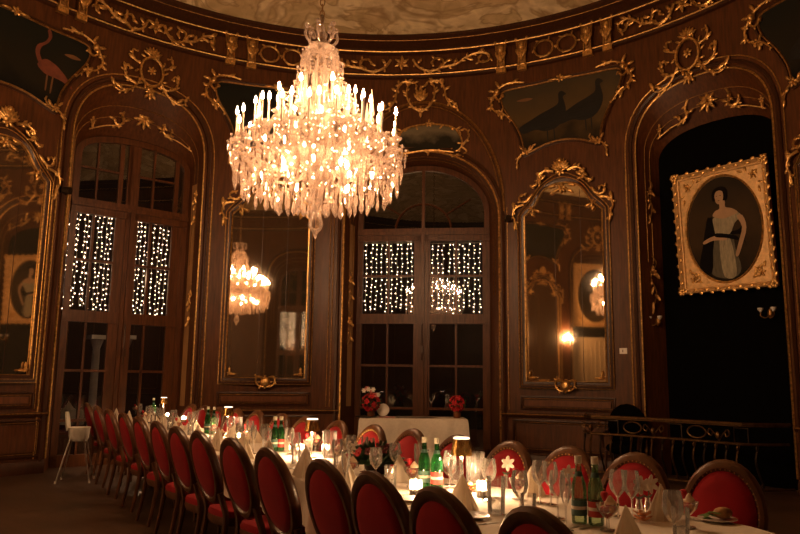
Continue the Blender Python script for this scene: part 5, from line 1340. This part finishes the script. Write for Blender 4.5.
# dark flower arrangement in the middle of the table
p = on_z(379, 479, TZ); at = V((p.x-.02, p.y+.25, TZ)); r = empty('flower_arrangement', at); tag(r, 'low dark red and green flower arrangement on the table before the green bottles', 'flowers')
mb = MB(); mb.lathe([(.0, .002), (.06, .002), (.085, .04), (.09, .07)], 16, at); child(mb.build('bowl', M['iron']), r, at)
rf = random.Random(11); mb = MB()
for i in range(170):
    a = rf.uniform(0, 2*PI); e = rf.uniform(.05, 1.3); R_ = rf.uniform(.07, .145); d = V((math.cos(a)*math.cos(e)*1.25, math.sin(a)*math.cos(e)*1.25, math.sin(e)*.95)); c = at+V((0, 0, .06))+d*R_
    t = d.orthogonal().normalized(); mb.ell(c, d*.035, t*.014, d.cross(t).normalized()*.004, 6, 4)
child(tag(mb.build('foliage', M['leaf']), kind='stuff'), r, at)
for i in range(16):
    a = i*2.4; e = .25+.9*((i*.37) % 1); d = V((math.cos(a)*math.cos(e)*1.2, math.sin(a)*math.cos(e)*1.2, math.sin(e)*.95)); c = at+V((0, 0, .06))+d*.14; mb = MB()
    for k in range(7):
        b = 2*PI*k/7; t = d.orthogonal().normalized(); u = t*math.cos(b)+d.cross(t).normalized()*math.sin(b); mb.ell(c+u*.016, u*.018+d*.008, d.cross(u)*.011, d*.006, 6, 4)
    mb.ball(c+d*.006, .011, 6, 4); child(mb.build('bloom', M['darkred' if i % 4 else 'red']), r, at)
# orange garnish flowers
for x, y, lb in ((643, 515, 'small peach flower head lying by the near napkin'), (471, 486, 'small peach flower head beside the bright candle glass')):
    p = on_z(x, y, TZ+.03); at = V((p.x, p.y, TZ)); mb = MB()
    for k in range(10): a = 2*PI*k/5+.3*(k > 4); mb.ell((.022*math.cos(a), .022*math.sin(a), .016+.02*(k > 4)), (.024*math.cos(a), .024*math.sin(a), .012), (-.014*math.sin(a), .014*math.cos(a), 0), (0, 0, .005), 7, 4)
    rr_ = empty('garnish_flower', at); tag(rr_, lb, 'flower'); mb.build('petals', M['peach'], rr_); mb = MB(); mb.ball((0, 0, .035), .012, 7, 5); mb.build('flower_centre', M['cream'], rr_)

# ================================================================== buffet table before the middle window
bx0 = on_z(358, 418, .82).x; bx1 = on_z(467, 417.5, .82).x; by = 11.15; at = V(((bx0+bx1)/2, by+.3, 0))
bx0 = on_y(359.5, 418, by).x; bx1 = on_y(467.5, 418, by).x; bz = on_y(415, 418.5, by).z; print('buffet', bx0, bx1, bz)
r = empty('buffet_table', at); tag(r, 'side table under white cloth standing before the middle window', 'table')
mb = MB(); mb.box((bx0+.03, by+.03, bz-.04), (bx1-.03, by+.62, bz-.012)); child(mb.build('tabletop', M['wood_d'], smooth=False), r, at)
for x in (bx0+.1, bx1-.1):
    for y in (by+.1, by+.55): mb = MB(); mb.tube([(x, y, 0), (x, y, bz-.04)], .025, 6); child(mb.build('leg', M['wood_d']), r, at)
mb = MB(); rim = []
def seg(a, b, k): return [(a[0]+(b[0]-a[0])*i/k, a[1]+(b[1]-a[1])*i/k) for i in range(k)]
rim = seg((bx0, by), (bx1, by), 40)+seg((bx1, by), (bx1, by+.65), 14)+seg((bx1, by+.65), (bx0, by+.65), 40)+seg((bx0, by+.65), (bx0, by), 14); n = len(rim); cx_, cy_ = (bx0+bx1)/2, by+.325
rows = []
for f, z, amp in ((.3, bz, 0), (.97, bz, 0), (1.0, bz-.006, 0), (1.012, bz-.04, .002), (1.03, bz-.3, .012), (1.055, .06, .022)):
    rows.append([(cx_+(x-cx_)*f+amp*math.sin(i*1.3), cy_+(y-cy_)*(1+(f-1)*2.2)+amp*math.sin(i*1.1+1), z) for i, (x, y) in enumerate(rim)])
mb.grid(rows, close_u=True); mb.f.append(tuple(range(n)))
o = mb.build('buffet_cloth', M['linen'], loc=at); tag(o, 'white cloth hanging to the floor over the side table by the middle window', 'tablecloth')
def bouquet(x, y, label, big, seed):
    p = on_y(x, y, by+.28); at = V((p.x, by+.28, bz)); r = empty('flower_vase', at); tag(r, label, 'flowers'); rf = random.Random(seed)
    mb = MB(); mb.lathe([(.0, .003), (.05, .003), (.06, .05), (.045, .11), (.05, .13)], 14, at); child(mb.build('vase', M['wood_l']), r, at)
    c0 = at+V((0, 0, .22)); R0 = .13*big
    mb = MB()
    for i in range(24): a = rf.uniform(0, 6.28); d = V((math.cos(a), math.sin(a), rf.uniform(-.4, .5))); mb.ell(c0+d*R0*.9, d*.05, d.orthogonal().normalized()*.02, (0, 0, .006), 6, 4)
    child(tag(mb.build('foliage', M['leaf']), kind='stuff'), r, at)
    for i in range(18):
        z = 1-2*(i+.5)/18; a = i*2.4; d = V((math.sqrt(1-z*z)*math.cos(a), math.sqrt(1-z*z)*math.sin(a), z)); c = c0+d*R0; mb = MB()
        for k in range(6): t = d.orthogonal().normalized(); b = 2*PI*k/6; u = t*math.cos(b)+d.cross(t)*math.sin(b); mb.ell(c+u*.026, u*.028+d*.01, d.cross(u)*.018, d*.008, 6, 4)
        mb.ball(c+d*.01, .018, 6, 4); child(mb.build('bloom', M['red']), r, at)
    if big > 1:
        for i in range(7):
            c = at+V((-.12+.035*i+rf.uniform(-.02, .02), rf.uniform(-.05, .05), .38+rf.uniform(-.05, .06))); mb = MB(); mb.tube([at+V((0, 0, .2)), c], .004, 4); st = child(mb.build('stem', M['leaf']), r, at)
            mb = MB()
            for k in range(6): a = 2*PI*k/6; u = V((math.cos(a), -.3, math.sin(a))); mb.ell(c+u*.02, u*.022, V((-math.sin(a), 0, math.cos(a)))*.013, (0, .006, 0), 6, 4)
            mb.ball(c, .014, 6, 4); child(mb.build('bloom', M['pink' if i % 2 else 'petal']), r, at)
bouquet(371, 408, 'vase of red and pink flowers on the buffet table, at the end under the chandelier', 1.01, 3)
bouquet(457, 405, 'round red flower ball in a small vase at the other end of the buffet', .85, 5)
p = on_y(366, 418, by+.1); at = V((p.x, by+.16, bz)); mb = MB(); mb.lathe([(.0, .004), (.15, .004), (.17, .02), (.165, .022), (.145, .01), (.0, .008)], 22); o = mb.build('serving_tray', M['iron']); o.location = at+V((0, -.03, .002)); tag(o, 'flat dark tray in front of the flower vase on the buffet', 'tray')
p = on_y(383, 405, by+.35); mb = MB(); mb.lathe([(.0, 0), (.012, .0), (.085, .012), (.10, .024), (.098, .028), (.08, .016), (.0, .008)], 20); o = mb.build('standing_plate', M['porc']); o.rotation_euler = (math.radians(78), 0, 0); o.location = (p.x, by+.46, bz+.10); tag(o, 'white plate propped upright behind the flower vase on the buffet', 'plate')
p = on_y(385, 416, by+.15); mb = MB(); mb.grid([[(x, y, .012+.006*math.sin(x*60+y*40)) for x in (-.12, -.06, 0, .06, .12)] for y in (-.06, 0, .06)]); mb.grid([[(x, y, 0) for x in (-.12, .12)] for y in (-.06, .06)]); o = mb.build('folded_cloth', M['pink']); o.location = (p.x+.03, by+.12, bz+.002); tag(o, 'folded pale pink cloth lying on the buffet by the tray', 'cloth')

# ================================================================== light: chandelier, lamps, candles and strings already glow; an unseen point light is added to brighten the garden columns
for (x, y), e in (((97, 330), 10),):
    G = Flat(-4.30, -1.2); u, v = G.px(112, 330); L = bpy.data.lights.new('column_fill_light', 'POINT'); L.energy = 12; L.color = (1, .62, .34); L.shadow_soft_size = .08
    o = bpy.data.objects.new('column_fill_light', L); COL.objects.link(o); o.location = G(u, 3.1)
w = bpy.data.worlds.new('night'); sc.world = w; w.use_nodes = True; w.node_tree.nodes['Background'].inputs[0].default_value = (.02, .018, .02, 1); w.node_tree.nodes['Background'].inputs[1].default_value = .3

# ================================================================== camera
cam = bpy.data.cameras.new('camera'); cam.lens = 36*FPX/800; cam.sensor_width = 36; cam.sensor_fit = 'HORIZONTAL'; cam.clip_start = .05; cam.clip_end = 100
co = bpy.data.objects.new('camera', cam); COL.objects.link(co)
R3 = Matrix((RT, UP, -FW)).transposed(); co.matrix_world = Matrix.Translation(CAM) @ R3.to_4x4()
sc.camera = co
sc.view_settings.view_transform = 'Standard'; sc.view_settings.look = 'None'; sc.view_settings.gamma = 1; sc.view_settings.use_curve_mapping = False; sc.view_settings.exposure = .65
sc.cycles.use_denoising = True
sc.cycles.max_bounces = 8; sc.cycles.transparent_max_bounces = 24; sc.cycles.sample_clamp_indirect = 3; sc.cycles.caustics_reflective = False; sc.cycles.caustics_refractive = False
# drop unused prototypes' leftovers
